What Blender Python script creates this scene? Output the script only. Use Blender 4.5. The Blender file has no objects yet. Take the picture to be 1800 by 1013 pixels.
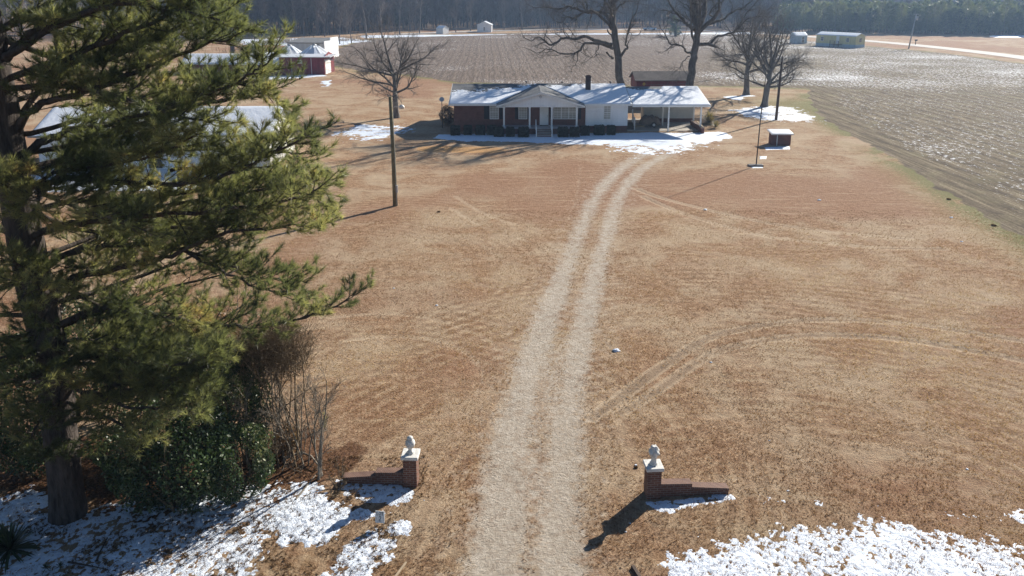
import bpy, bmesh, math, random
import numpy as np
from mathutils import Vector, Matrix
R = math.radians
scene = bpy.context.scene
COL = scene.collection
random.seed(7); rng = np.random.default_rng(7)

# ------------------------------------------------------------------ camera / world / sun
CAM_H, PITCH = 14.2, R(14.5)
cd = bpy.data.cameras.new('camera'); cam = bpy.data.objects.new('camera', cd); COL.objects.link(cam)
cam.location = (0, 0, CAM_H); cam.rotation_euler = (R(90) - PITCH, 0, 0)
cd.sensor_width = 36; cd.lens = 27; cd.shift_y = -0.0936; cd.clip_start = 0.1; cd.clip_end = 4000
scene.camera = cam
SUN_EL, SUN_AZ = R(27.5), R(43)          # azimuth measured from +Y towards +X
sunv = Vector((math.sin(SUN_AZ)*math.cos(SUN_EL), math.cos(SUN_AZ)*math.cos(SUN_EL), math.sin(SUN_EL)))
w = bpy.data.worlds.new('World'); scene.world = w; w.use_nodes = True
wn = w.node_tree; wn.nodes.clear()
sky = wn.nodes.new('ShaderNodeTexSky'); sky.sky_type = 'NISHITA'; sky.sun_disc = False
sky.sun_elevation = SUN_EL; sky.sun_rotation = SUN_AZ; sky.air_density = 1.0; sky.dust_density = 0.1; sky.ozone_density = 4.0
bg = wn.nodes.new('ShaderNodeBackground'); bg.inputs['Strength'].default_value = 0.05
wo = wn.nodes.new('ShaderNodeOutputWorld')
wn.links.new(sky.outputs[0], bg.inputs[0]); wn.links.new(bg.outputs[0], wo.inputs[0])
sl = bpy.data.lights.new('sun', 'SUN'); sl.energy = 5.0; sl.angle = R(0.5); sl.color = (1, .93, .82)
so = bpy.data.objects.new('sun', sl); COL.objects.link(so); so.rotation_euler = sunv.to_track_quat('Z', 'Y').to_euler()
scene.view_settings.view_transform = 'Standard'; scene.view_settings.look = 'None'
scene.view_settings.exposure = 0.95; scene.view_settings.gamma = 1
scene.cycles.max_bounces = 6; scene.cycles.diffuse_bounces = 3; scene.cycles.transparent_max_bounces = 4
scene.cycles.volume_bounces = 0

# ------------------------------------------------------------------ survey helper: photo pixel -> point on the ground
FPX, PPY = 1350., 338.
_s, _c = math.sin(PITCH), math.cos(PITCH)
def at(x, y, h=0.):
    v = (y-PPY)/FPX; d = (CAM_H-h)/(_s+v*_c)
    return Vector(((x-900)/FPX*d, d*(_c-v*_s), h))
def inplane(x, y, Y):                       # point at forward distance Y
    v = (y-PPY)/FPX; h = CAM_H - Y*(_s+v*_c)/(_c-v*_s)
    d = Y*_c+(CAM_H-h)*_s
    return Vector(((x-900)/FPX*d, Y, h))

# ------------------------------------------------------------------ tagging
def tag(o, label=None, cat=None, group=None, kind=None):
    if label: o['label'] = label
    if cat: o['category'] = cat
    if group: o['group'] = group
    if kind: o['kind'] = kind
    return o
def empty(name, loc=(0, 0, 0), rz=0., label=None, cat=None, group=None):
    o = bpy.data.objects.new(name, None); COL.objects.link(o); o.location = loc; o.rotation_euler = (0, 0, rz)
    return tag(o, label, cat, group)
def link(name, me, m=None, parent=None):
    o = bpy.data.objects.new(name, me); COL.objects.link(o)
    if m is not None and not me.materials: me.materials.append(m)
    if parent is not None: o.parent = parent
    return o
def copy_tree(o, parent=None):
    c = o.copy(); COL.objects.link(c); c.parent = parent
    for ch in [q for q in bpy.data.objects if q.parent is o]: copy_tree(ch, c)
    return c

# ------------------------------------------------------------------ mesh helpers
def np_mesh(name, verts, faces, attrs=None, smooth=False):
    """verts (n,3); faces list of int arrays (m,k)."""
    me = bpy.data.meshes.new(name)
    verts = np.asarray(verts, dtype=np.float32)
    faces = [np.asarray(f, dtype=np.int32) for f in faces if len(f)]
    nl = sum(f.size for f in faces); nf = sum(len(f) for f in faces)
    me.vertices.add(len(verts)); me.vertices.foreach_set('co', verts.ravel())
    me.loops.add(nl); me.loops.foreach_set('vertex_index', np.concatenate([f.ravel() for f in faces]))
    me.polygons.add(nf)
    tot = np.concatenate([np.full(len(f), f.shape[1], dtype=np.int32) for f in faces])
    st = np.concatenate([[0], np.cumsum(tot)[:-1]]).astype(np.int32)
    me.polygons.foreach_set('loop_start', st)
    if smooth: me.polygons.foreach_set('use_smooth', np.ones(nf, dtype=bool))
    me.update(calc_edges=True)
    for k, a in (attrs or {}).items():
        at_ = me.attributes.new(k, 'FLOAT', 'POINT'); at_.data.foreach_set('value', np.asarray(a, dtype=np.float32))
    return me

class MB:
    """collects solid pieces into one mesh"""
    def __init__(s): s.bm = bmesh.new()
    def box(s, x0, x1, y0, y1, z0, z1, rot=None, piv=None):
        vs = [s.bm.verts.new((x, y, z)) for x in (x0, x1) for y in (y0, y1) for z in (z0, z1)]
        for f in ((0, 1, 3, 2), (4, 6, 7, 5), (0, 4, 5, 1), (2, 3, 7, 6), (0, 2, 6, 4), (1, 5, 7, 3)):
            s.bm.faces.new([vs[i] for i in f])
        if rot is not None:
            bmesh.ops.rotate(s.bm, cent=piv or (0, 0, 0), matrix=rot, verts=vs)
        return s
    def poly(s, pts, ext):
        """prism: pts list of 3D, extruded by vector ext"""
        a = [s.bm.verts.new(p) for p in pts]; b = [s.bm.verts.new(Vector(p)+Vector(ext)) for p in pts]
        s.bm.faces.new(a); s.bm.faces.new(b[::-1])
        n = len(a)
        for i in range(n): s.bm.faces.new((a[i], b[i], b[(i+1) % n], a[(i+1) % n]))
        return s
    def tube(s, pts, rad, n=8, cap=True):
        rings = []
        for i, p in enumerate(pts):
            p = Vector(p); q = Vector(pts[min(i+1, len(pts)-1)])-Vector(pts[max(i-1, 0)]); q.normalize()
            u = q.cross(Vector((0, 0, 1)) if abs(q.z) < .9 else Vector((1, 0, 0))).normalized(); v = q.cross(u)
            r = rad[i] if hasattr(rad, '__len__') else rad
            rings.append([s.bm.verts.new(p+(u*math.cos(2*math.pi*k/n)+v*math.sin(2*math.pi*k/n))*r) for k in range(n)])
        for a, b in zip(rings, rings[1:]):
            for k in range(n):
                f = s.bm.faces.new((a[k], a[(k+1) % n], b[(k+1) % n], b[k])); f.smooth = n > 6
        if cap: s.bm.faces.new(rings[0]); s.bm.faces.new(rings[-1][::-1])
        return s
    def lathe(s, prof, cx=0, cy=0, n=20, wob=None):
        rings = []
        for r, z in prof:
            rings.append([s.bm.verts.new((cx+r*(1+(wob(k/n, z) if wob else 0))*math.cos(2*math.pi*k/n),
                                          cy+r*(1+(wob(k/n, z) if wob else 0))*math.sin(2*math.pi*k/n), z)) for k in range(n)])
        for a, b in zip(rings, rings[1:]):
            for k in range(n):
                f = s.bm.faces.new((a[k], a[(k+1) % n], b[(k+1) % n], b[k])); f.smooth = True
        s.bm.faces.new(rings[0]); s.bm.faces.new(rings[-1][::-1])
        return s
    def build(s, name, m, parent=None, bevel=0):
        if bevel:
            bmesh.ops.bevel(s.bm, geom=[e for e in s.bm.edges if e.calc_length() > bevel*3], offset=bevel, segments=1, affect='EDGES')
        bmesh.ops.recalc_face_normals(s.bm, faces=s.bm.faces)
        me = bpy.data.meshes.new(name); s.bm.to_mesh(me); s.bm.free()
        return link(name, me, m, parent)

# value noise in numpy
def _h(ix, iy, sd):
    n = (ix.astype(np.int64)*374761393 + iy.astype(np.int64)*668265263 + sd*982451653) & 0x7fffffff
    n = ((n ^ (n >> 13))*1274126177) & 0x7fffffff
    return ((n ^ (n >> 16)) & 0xffff)/65535.
def vn(x, y, sd=0):
    x = np.asarray(x, float); y = np.asarray(y, float)
    ix = np.floor(x); iy = np.floor(y); fx = x-ix; fy = y-iy
    fx = fx*fx*(3-2*fx); fy = fy*fy*(3-2*fy)
    a = _h(ix, iy, sd); b = _h(ix+1, iy, sd); c = _h(ix, iy+1, sd); d = _h(ix+1, iy+1, sd)
    return (a*(1-fx)+b*fx)*(1-fy)+(c*(1-fx)+d*fx)*fy
def fbm(x, y, sd=0, o=4):
    r = 0; a = .5; t = 0
    for i in range(o):
        r = r+a*vn(x*2**i+17.3*i, y*2**i+9.1*i, sd+i); t += a; a *= .55
    return r/t
def sstep(a, b, x):
    t = np.clip((x-a)/(b-a), 0, 1); return t*t*(3-2*t)
def pl_dist(X, Y, pts):
    d = np.full(np.shape(X), 1e9)
    for (ax, ay), (bx, by) in zip(pts, pts[1:]):
        vx, vy = bx-ax, by-ay; L = vx*vx+vy*vy+1e-9
        t = np.clip(((X-ax)*vx+(Y-ay)*vy)/L, 0, 1)
        d = np.minimum(d, np.hypot(X-ax-t*vx, Y-ay-t*vy))
    return d
def poly_sd(X, Y, pts):                     # signed distance, positive inside
    pts = [tuple(p) for p in pts]
    ins = np.zeros(np.shape(X), bool); n = len(pts)
    for i in range(n):
        (ax, ay), (bx, by) = pts[i], pts[(i+1) % n]
        cnd = ((ay > Y) != (by > Y)) & (X < (bx-ax)*(Y-ay)/((by-ay) if by != ay else 1e-9)+ax)
        ins ^= cnd
    d = pl_dist(X, Y, pts+[pts[0]])
    return np.where(ins, d, -d)
def g2(*px): return [tuple(at(x, y).xy) for x, y in px]
def smooth_pl(pts, n=6):
    out = []; P = [pts[0]]+list(pts)+[pts[-1]]
    for i in range(1, len(P)-2):
        p0, p1, p2, p3 = [np.array(q, float) for q in P[i-1:i+3]]
        for k in range(n):
            t = k/n
            out.append(tuple(.5*((2*p1)+(-p0+p2)*t+(2*p0-5*p1+4*p2-p3)*t*t+(-p0+3*p1-3*p2+p3)*t**3)))
    out.append(tuple(pts[-1])); return out

# tubes in bulk (numpy): list of (pts (P,3), radii (P,), sides)
def tubes(paths):
    groups = {}
    for p, r, s in paths: groups.setdefault((len(p), s), []).append((p, r))
    V = []; Fq = []; off = 0
    for (P, S), L in groups.items():
        A = np.array([q[0] for q in L], float); Rr = np.array([q[1] for q in L], float)
        T = np.empty_like(A); T[:, 1:-1] = A[:, 2:]-A[:, :-2]; T[:, 0] = A[:, 1]-A[:, 0]; T[:, -1] = A[:, -1]-A[:, -2]
        T /= np.linalg.norm(T, axis=2, keepdims=True)+1e-9
        ref = np.where(np.abs(T[:, :1, 2:3]) < .8, np.array([0, 0, 1.]), np.array([1., 0, 0]))
        U = np.cross(T, np.broadcast_to(ref, T.shape)); U /= np.linalg.norm(U, axis=2, keepdims=True)+1e-9
        W = np.cross(T, U)
        ang = np.arange(S)*2*np.pi/S
        ring = A[:, :, None]+Rr[:, :, None, None]*(U[:, :, None]*np.cos(ang)[None, None, :, None]+W[:, :, None]*np.sin(ang)[None, None, :, None])
        N = len(L); V.append(ring.reshape(-1, 3))
        idx = off+np.arange(N*P*S).reshape(N, P, S)
        a = idx[:, :-1]; b = idx[:, 1:]
        q = np.stack([a, np.roll(a, -1, 2), np.roll(b, -1, 2), b], -1).reshape(-1, 4)
        Fq.append(q); off += N*P*S
    return np.concatenate(V), [np.concatenate(Fq)]

# ------------------------------------------------------------------ material helpers
class NT:
    def __init__(s, name, rough=.8, spec=.3):
        s.m = bpy.data.materials.new(name); s.m.use_nodes = True; s.t = s.m.node_tree
        s.b = s.t.nodes['Principled BSDF']; s.b.inputs['Roughness'].default_value = rough
        s.b.inputs['Specular IOR Level'].default_value = spec
        s.out = s.t.nodes['Material Output']
    def n(s, t, **kw):
        x = s.t.nodes.new(t)
        for k, v in kw.items(): setattr(x, k, v)
        return x
    def put(s, sock, v):
        if hasattr(v, 'is_output') or isinstance(v, bpy.types.NodeSocket): s.t.links.new(v, sock)
        elif isinstance(v, (tuple, list)) and len(v) == 3 and sock.type == 'RGBA': sock.default_value = (*v, 1)
        else: sock.default_value = v
    def geo(s):
        if not hasattr(s, '_g'): s._g = s.n('ShaderNodeNewGeometry')
        return s._g.outputs['Position']
    def obj(s):
        if not hasattr(s, '_o'): s._o = s.n('ShaderNodeTexCoord')
        return s._o.outputs['Object']
    def attr(s, n): a = s.n('ShaderNodeAttribute'); a.attribute_name = n; return a.outputs['Fac']
    def map(s, vec, scale=(1, 1, 1), rot=(0, 0, 0), loc=(0, 0, 0)):
        x = s.n('ShaderNodeMapping'); s.put(x.inputs[0], vec); x.inputs[1].default_value = loc
        x.inputs[2].default_value = rot; x.inputs[3].default_value = scale; return x.outputs[0]
    def noise(s, vec, scale, det=4, rough=.55, dist=0):
        x = s.n('ShaderNodeTexNoise'); s.put(x.inputs['Vector'], vec); x.inputs['Scale'].default_value = scale
        x.inputs['Detail'].default_value = det; x.inputs['Roughness'].default_value = rough; x.inputs['Distortion'].default_value = dist
        return x.outputs['Fac']
    def mr(s, v, a, b, c=0., d=1., smooth=True):
        x = s.n('ShaderNodeMapRange', interpolation_type='SMOOTHSTEP' if smooth else 'LINEAR')
        s.put(x.inputs[0], v)
        for i, q in enumerate((a, b, c, d)): s.put(x.inputs[1+i], q)
        return x.outputs[0]
    def math(s, op, a, b=0.):
        x = s.n('ShaderNodeMath', operation=op); s.put(x.inputs[0], a); s.put(x.inputs[1], b); return x.outputs[0]
    def mix(s, f, a, b, mode='MIX'):
        x = s.n('ShaderNodeMix', data_type='RGBA', blend_type=mode)
        s.put(x.inputs[0], f); s.put(x.inputs[6], a); s.put(x.inputs[7], b); return x.outputs[2]
    def ramp(s, f, stops):
        x = s.n('ShaderNodeValToRGB'); s.put(x.inputs[0], f); e = x.color_ramp.elements
        while len(e) < len(stops): e.new(.5)
        for q, (p, c) in zip(e, stops): q.position = p; q.color = (*c, 1)
        return x.outputs[0]
    def bump(s, h, dist=.02, strength=1.):
        x = s.n('ShaderNodeBump'); x.inputs['Strength'].default_value = strength; x.inputs['Distance'].default_value = dist
        s.put(x.inputs['Height'], h); s.t.links.new(x.outputs[0], s.b.inputs['Normal']); return x
    def col(s, c): s.put(s.b.inputs['Base Color'], c); return s

def simple(name, c, rough=.7, var=.25, scale=3., spec=.3, bump=0., metal=0.):
    m = NT(name, rough, spec)
    n = m.noise(m.obj(), scale, 5)
    dk = tuple(q*(1-var) for q in c); lt = tuple(min(1, q*(1+var*.6)) for q in c)
    m.col(m.ramp(n, [(.3, dk), (.7, lt)])); m.b.inputs['Metallic'].default_value = metal
    if bump: m.bump(m.noise(m.obj(), scale*6, 4), bump)
    return m.m

M = {}
M['white_paint'] = simple('white_paint', (.78, .78, .76), .5, .08, 2)
M['black_shutter'] = simple('black_shutter', (.02, .022, .03), .4, .3)
M['dark_metal'] = simple('dark_metal', (.035, .03, .03), .5, .3, spec=.5)
M['grey_metal'] = simple('grey_metal', (.42, .43, .44), .45, .2, 1.5, metal=.4)
M['concrete'] = simple('concrete', (.42, .38, .33), .9, .25, 1.2, bump=.01)
M['cast_stone'] = simple('cast_stone', (.66, .65, .62), .85, .3, 9, bump=.006)
M['wood_pole'] = simple('wood_pole', (.17, .15, .085), .85, .35, 4, bump=.01)
M['dark_wood'] = simple('dark_wood', (.09, .065, .05), .85, .35, 5, bump=.01)
M['pale_wood'] = simple('pale_wood', (.36, .28, .19), .85, .25, 5)
M['tarp'] = simple('tarp', (.16, .12, .095), .8, .35, 2.5, bump=.03)
M['rubber'] = simple('rubber', (.02, .02, .02), .7, .2)
M['glass'] = (lambda m: (m.col(m.mix(m.mr(m.noise(m.obj(), 1.6, 2), .4, .6), (.10, .11, .12), (.30, .28, .25))), m.m)[1])(NT('glass', .12, .6))
M['blind'] = simple('blind', (.42, .40, .36), .5, .2, 2, spec=.6)

def brick_mat(name, c1, c2, mortar, sc=1., bwid=.2, row=.072):
    m = NT(name, .85)
    sp = m.n('ShaderNodeSeparateXYZ'); m.put(sp.inputs[0], m.obj())
    cb = m.n('ShaderNodeCombineXYZ'); m.put(cb.inputs[0], m.math('ADD', sp.outputs[0], sp.outputs[1])); m.put(cb.inputs[1], sp.outputs[2])
    b = m.n('ShaderNodeTexBrick'); m.put(b.inputs['Vector'], cb.outputs[0])
    m.put(b.inputs['Color1'], c1); m.put(b.inputs['Color2'], c2); m.put(b.inputs['Mortar'], mortar)
    b.inputs['Scale'].default_value = 1; b.inputs['Brick Width'].default_value = bwid*sc; b.inputs['Row Height'].default_value = row*sc
    b.inputs['Mortar Size'].default_value = .010*sc; b.inputs['Bias'].default_value = -.1
    n = m.noise(m.obj(), 2.5, 5)
    m.col(m.mix(m.mr(n, .3, .75, 0, .45), b.outputs['Color'], tuple(q*.45 for q in c1)))
    m.bump(m.math('SUBTRACT', m.math('MULTIPLY', m.noise(m.obj(), 40, 3), .4), b.outputs['Fac']), .006)
    return m.m
M['brick'] = brick_mat('red_brick', (.20, .080, .052), (.11, .045, .035), (.27, .22, .18))
M['house_brick'] = brick_mat('house_brick', (.19, .06, .045), (.13, .045, .035), (.17, .12, .10))

def siding_mat(name, c, pitch=.2, vertical=False, dirt=.3, var=.1):
    m = NT(name, .6)
    sp = m.n('ShaderNodeSeparateXYZ'); m.put(sp.inputs[0], m.obj())
    u = m.math('ADD', sp.outputs[0], sp.outputs[1]) if vertical else sp.outputs[2]
    f = m.math('FRACT', m.math('DIVIDE', u, pitch))
    line = m.mr(f, .0, .10, 1, 0)
    n = m.noise(m.map(m.obj(), (1, 1, .35)), 1.7, 6)
    base = m.ramp(n, [(.3, tuple(q*(1-var*1.6) for q in c)), (.65, c)])
    base = m.mix(m.mr(m.noise(m.map(m.obj(), (3, 3, .6)), 2.1, 6), .55, .8, 0, dirt), base, (.25, .21, .17))
    m.col(m.mix(m.math('MULTIPLY', line, .35), base, tuple(q*.35 for q in c)))
    m.bump(f, .012)
    return m.m
M['white_siding'] = siding_mat('white_siding', (.85, .85, .85), .2, False, .15, .06)
M['cream_siding'] = siding_mat('cream_siding', (.62, .60, .55), .2)
M['gable_siding'] = siding_mat('gable_siding', (.87, .87, .87), .3, True, .05, .04)
M['yellow_siding'] = siding_mat('yellow_siding', (.66, .58, .30), .3, True)
M['blue_siding'] = siding_mat('blue_siding', (.42, .50, .56), .3, True)
M['red_boards'] = siding_mat('red_boards', (.22, .028, .035), .35, True, .45, .3)
M['red_dark'] = siding_mat('red_dark', (.20, .035, .04), .25, True, .5, .3)
M['old_white'] = siding_mat('old_white', (.72, .72, .70), .4, False, .4)

def shingle_mat(name, c):
    m = NT(name, .9)
    n = m.noise(m.obj(), 8, 6); n2 = m.noise(m.obj(), 1.1, 5)
    col = m.mix(m.mr(n2, .3, .7, 0, .6), tuple(q*1.25 for q in c), tuple(q*.6 for q in c))
    m.col(m.mix(m.mr(n, .35, .65, 0, .5), col, tuple(q*.5 for q in c)))
    sp = m.n('ShaderNodeSeparateXYZ'); m.put(sp.inputs[0], m.obj())
    m.bump(m.math('ADD', m.math('FRACT', m.math('MULTIPLY', sp.outputs[2], 8.)), n), .012)
    return m.m
M['shingle'] = shingle_mat('grey_shingle', (.16, .165, .17))
M['old_shingle'] = shingle_mat('weathered_roofing', (.14, .12, .11))
M['metal_roof'] = simple('metal_roof', (.62, .64, .66), .35, .1, 1, spec=.6)

def snow_mat(name, litter=0.):
    m = NT(name, .55, .35)
    n = m.noise(m.geo(), 9, 6)
    c = m.ramp(n, [(.3, (.60, .68, .82)), (.6, (.76, .82, .90))])
    if litter:
        l = m.noise(m.map(m.geo(), (1, 1.6, 1), (0, 0, .6)), 13, 8, .72)
        c = m.mix(m.mr(l, .60, .66, 0, litter), c, (.10, .065, .04))
    m.col(c)
    m.bump(m.math('ADD', m.noise(m.geo(), 22, 6, .65), m.noise(m.geo(), 5, 4)), .05, .9)
    return m.m
M['snow'] = snow_mat('snow'); M['littered_snow'] = snow_mat('littered_snow', .9)
def roof_snow():
    m = NT('roof_snow', .5, .3); n = m.noise(m.obj(), 3, 6)
    m.col(m.ramp(n, [(.3, (.80, .84, .90)), (.6, (.88, .91, .95))])); m.bump(m.noise(m.obj(), 2.5, 5), .06, .6); return m.m
M['roof_snow'] = roof_snow()

def bark_mat(name, c, sc=1., var=.5, pale=None):
    m = NT(name, .9, .2)
    n = m.noise(m.map(m.geo(), (1, 1, .22)), 9*sc, 7, .65); n2 = m.noise(m.geo(), 1.3, 4)
    col = m.ramp(n, [(.3, tuple(q*(1-var) for q in c)), (.68, tuple(q*(1+var) for q in c))])
    if pale: col = m.mix(m.mr(n2, .5, .7, 0, .7), col, pale)
    m.col(col); m.bump(n, .14); return m.m
M['pine_bark'] = bark_mat('pine_bark', (.075, .062, .055), .8, .6)
M['oak_bark'] = bark_mat('oak_bark', (.11, .095, .082), .5, .5, (.19, .17, .15))
M['grey_bark'] = bark_mat('grey_bark', (.15, .135, .12), .6, .5)
M['far_bark'] = bark_mat('far_bark', (.13, .11, .098), .5, .4)
M['sapling_bark'] = bark_mat('sapling_bark', (.27, .235, .19), 2, .5, (.42, .39, .34))
M['brown_twig'] = bark_mat('brown_twig', (.21, .16, .105), 2, .5)

def wood_tone():
    m = NT('woodland_twigs', .9, .1); n = m.noise(m.geo(), .09, 3)
    c = m.ramp(m.attr('rnd'), [(0, (.075, .062, .055)), (.45, (.15, .125, .108)), (.8, (.25, .215, .185)), (.86, (.05, .065, .035)), (1, (.06, .08, .04))])
    m.col(m.mix(m.mr(n, .35, .65, 0, .4), c, (.17, .12, .09))); return m.m
M['wood_tone'] = wood_tone()
def leaf_mat(name, stops, trans=.35, rough=.5, spec=.35):
    m = NT(name, rough, spec)
    c = m.ramp(m.attr('rnd'), stops)
    m.col(c)
    tr = m.n('ShaderNodeBsdfTranslucent'); m.put(tr.inputs['Color'], m.mix(1., c, (1.3, 1.25, .75), 'MULTIPLY'))
    mx = m.n('ShaderNodeMixShader'); mx.inputs[0].default_value = trans
    m.t.links.new(m.b.outputs[0], mx.inputs[1]); m.t.links.new(tr.outputs[0], mx.inputs[2]); m.t.links.new(mx.outputs[0], m.out.inputs[0])
    return m.m
M['needles'] = leaf_mat('pine_needles', [(0, (.06, .08, .045)), (.3, (.125, .15, .08)), (.7, (.26, .28, .155)), (.93, (.42, .40, .21)), (1, (.40, .28, .15))], .6, .42, .5)
M['far_needles'] = leaf_mat('far_pine_needles', [(0, (.022, .042, .02)), (.5, (.07, .105, .04)), (1, (.19, .21, .09))], .25)
M['holly'] = leaf_mat('glossy_leaves', [(0, (.018, .034, .014)), (.5, (.035, .065, .024)), (.9, (.07, .11, .04)), (1, (.26, .27, .15))], .22, .42, .45)
M['boxwood'] = leaf_mat('boxwood_leaves', [(0, (.012, .016, .01)), (1, (.03, .036, .02))], .1)
M['dead_leaves'] = leaf_mat('dead_leaves', [(0, (.07, .04, .02)), (.6, (.16, .10, .055)), (1, (.30, .22, .14))], .3)
M['yucca'] = leaf_mat('yucca_leaves', [(0, (.02, .035, .02)), (1, (.06, .085, .045))], .1, .35)
M['dry_reed'] = leaf_mat('dry_reed', [(0, (.15, .14, .06)), (1, (.40, .33, .17))], .3)
M['straw'] = leaf_mat('dry_grass', [(0, (.16, .085, .045)), (.45, (.33, .20, .11)), (.8, (.50, .36, .22)), (1, (.62, .50, .34))], .35, .6)

# ------------------------------------------------------------------ ground masks (world metres)
DL = smooth_pl(g2((868, 1200), (868, 1013), (880, 900), (892, 800), (915, 700), (948, 600), (982, 500), (1003, 450), (1022, 400), (1045, 350), (1072, 315), (1100, 290), (1140, 268), (1190, 252), (1240, 240)))
DR = smooth_pl(g2((985, 1200), (985, 1013), (985, 900), (992, 800), (1003, 700), (1020, 600), (1043, 500), (1055, 450), (1069, 400), (1086, 350), (1106, 320), (1130, 296), (1165, 276), (1210, 258), (1262, 244)))
FIELD_R = g2((1900, 480), (1800, 418), (1700, 362), (1620, 311), (1560, 275), (1500, 240), (1450, 212), (1428, 190), (1418, 170), (1425, 156))
FIELD_B = g2((1425, 156), (1240, 151), (1000, 150), (800, 145), (720, 132), (640, 127), (585, 116), (582, 90), (640, 70), (760, 61), (1000, 57), (1300, 62), (1420, 72), (1640, 92), (1800, 112), (2100, 150))
FIELD = FIELD_R+FIELD_B[1:]+[(140, 30)]
TRACKS = [smooth_pl(g2(*q)) for q in (
    [(1040, 735), (1100, 690), (1170, 640), (1250, 592), (1350, 570), (1450, 562), (1600, 570), (1800, 600), (2000, 640)],
    [(1090, 725), (1150, 690), (1250, 622), (1350, 597), (1450, 589), (1600, 598), (1800, 634), (2000, 680)],
    [(1120, 332), (1170, 350), (1300, 382), (1400, 400), (1500, 412), (1600, 420)],
    [(1130, 345), (1200, 375), (1330, 412), (1450, 427), (1560, 436), (1660, 437)],
    [(1020, 270), (1018, 320), (1000, 380), (960, 440), (925, 520), (905, 560)],
    [(800, 345), (850, 375), (920, 398), (1000, 405)], [(790, 365), (850, 400), (930, 425)],
    [(560, 560), (700, 552), (820, 580), (900, 640), (880, 720)], [(600, 600), (720, 592), (820, 620), (870, 690)],
    [(330, 500), (450, 478), (600, 470), (760, 480), (880, 510)],
    [(570, 400), (700, 392), (820, 420), (900, 470)])]
def masks(X, Y):
    dl = pl_dist(X, Y, DL); dr = pl_dist(X, Y, DR)
    wl = np.interp(Y, [10, 20, 30, 50, 90], [.9, .7, .45, .3, .5])
    wob = (fbm(X*.8, Y*.35, 5)-.5)*.5
    drive = np.maximum(1-sstep(-.15, 1.05, dl-wl*.5+wob*.8), 1-sstep(-.15, 1., dr-wl*.45+wob*.8))
    cen = np.minimum(dl, dr)
    spill = (1-sstep(.4, 3.0, cen+wob))*.30
    near = 1-sstep(22, 58, Y)
    broad = (1-sstep(.2, 1.6, np.maximum(dl, dr)-1.45+wob*1.6))*near*(.30+.55*fbm(X*.5, Y*.22, 17))
    drive = np.clip(np.maximum(np.maximum(drive*np.interp(Y, [10, 60, 85], [.9, .85, .65])*(.8+.4*fbm(X*.3, Y*.12, 7)), spill), broad), 0, 1)
    trk = np.zeros(X.shape)
    for i, t in enumerate(TRACKS):
        k = (1.1, 1.05, .95, .95, .25, .4, .4, .35, .35, .3, .3)[i]
        trk = np.maximum(trk, k*(1-sstep(.03, .42, pl_dist(X, Y, t)))*(.55+.8*fbm(X*.4, Y*.4, 44+i)))
    fsd = poly_sd(X, Y, FIELD)
    field = sstep(-.6, .9, fsd+(fbm(X*.5, Y*.5, 9)-.5)*2)
    green = (1-sstep(0, 6, np.abs(fsd-1.5)))*1.*sstep(.25, .5, fbm(X*.2, Y*.2, 11))
    green = np.maximum(green, sstep(22, 40, X)*sstep(80, 95, Y)*(1-sstep(100, 118, Y))*.8*(1-field*.4))
    green = np.maximum(green, (1-sstep(15, 20, Y))*.25*sstep(.4, .6, fbm(X*.5, Y*.5, 12)))
    field_old = field*sstep(-15, 10, (X-30)-(Y-110)*.3)       # olive stubble to the right
    fsnow = field*(.30+.34*sstep(25, 70, X+(fbm(X*.03, Y*.03, 21)-.5)*60)*sstep(90, 125, Y)+.25*sstep(.5, .75, fbm(X*.05, Y*.05, 22)))
    fsnow = np.maximum(fsnow, field*.5*(1-sstep(0, 9, np.abs(Y-128)))*sstep(-30, 0, X))
    fsnow = np.where((X > 20) & (Y < 112) & (field > .3), .42+.4*sstep(.45, .7, fbm(X*.09, Y*.07, 23)), fsnow)
    fsnow = fsnow*np.where(Y < 125, sstep(1.5, 5, fsd), 1.)
    red = sstep(.45, .68, fbm(X*.07+3, Y*.07, 31, 3))
    red = np.clip(red*.95+.25*(1-sstep(20, 45, Y)), 0, 1)
    litter = (1-sstep(0, 1.2, pl_dist(X, Y, g2((0, 800), (300, 860), (520, 810)))-1.0+(fbm(X, Y, 8)-.5)*2))
    bare = (1-sstep(.0, 1.6, pl_dist(X, Y, g2((760, 262), (860, 264)))-.8))*.8
    return dict(drive=drive, trk=trk, field=field, green=green, fsnow=fsnow, red=red, litter=litter, bare=bare, oldf=field_old)
def zf(X, Y):
    return (fbm(X*.9, Y*.9, 41, 3)-.5)*.05*(1-sstep(30, 60, Y))

def axis(segs):
    out = []
    for a, b, s in segs: out += list(np.arange(a, b-1e-6, s))
    out.append(segs[-1][1]); return np.array(out)
gx = axis([(-1500, -600, 60), (-600, -200, 16), (-200, -60, 4), (-60, -24, .8), (-24, 34, .22), (34, 60, .5), (60, 200, 2.5), (200, 600, 16), (600, 1500, 60)])
gy = axis([(-200, 0, 20), (0, 12, 1), (12, 40, .2), (40, 95, .3), (95, 150, .7), (150, 360, 2.5), (360, 800, 20), (800, 1700, 60)])
GX, GY = np.meshgrid(gx, gy)
mk = masks(GX.ravel(), GY.ravel())
gz = zf(GX, GY).ravel()-.045*mk['trk']*(GY.ravel() < 60)-.02*mk['drive']
gv = np.stack([GX.ravel(), GY.ravel(), gz], 1)
nx_, ny_ = len(gx), len(gy)
ii = np.arange(nx_*ny_).reshape(ny_, nx_)
gq = np.stack([ii[:-1, :-1], ii[:-1, 1:], ii[1:, 1:], ii[1:, :-1]], -1).reshape(-1, 4)

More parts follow.
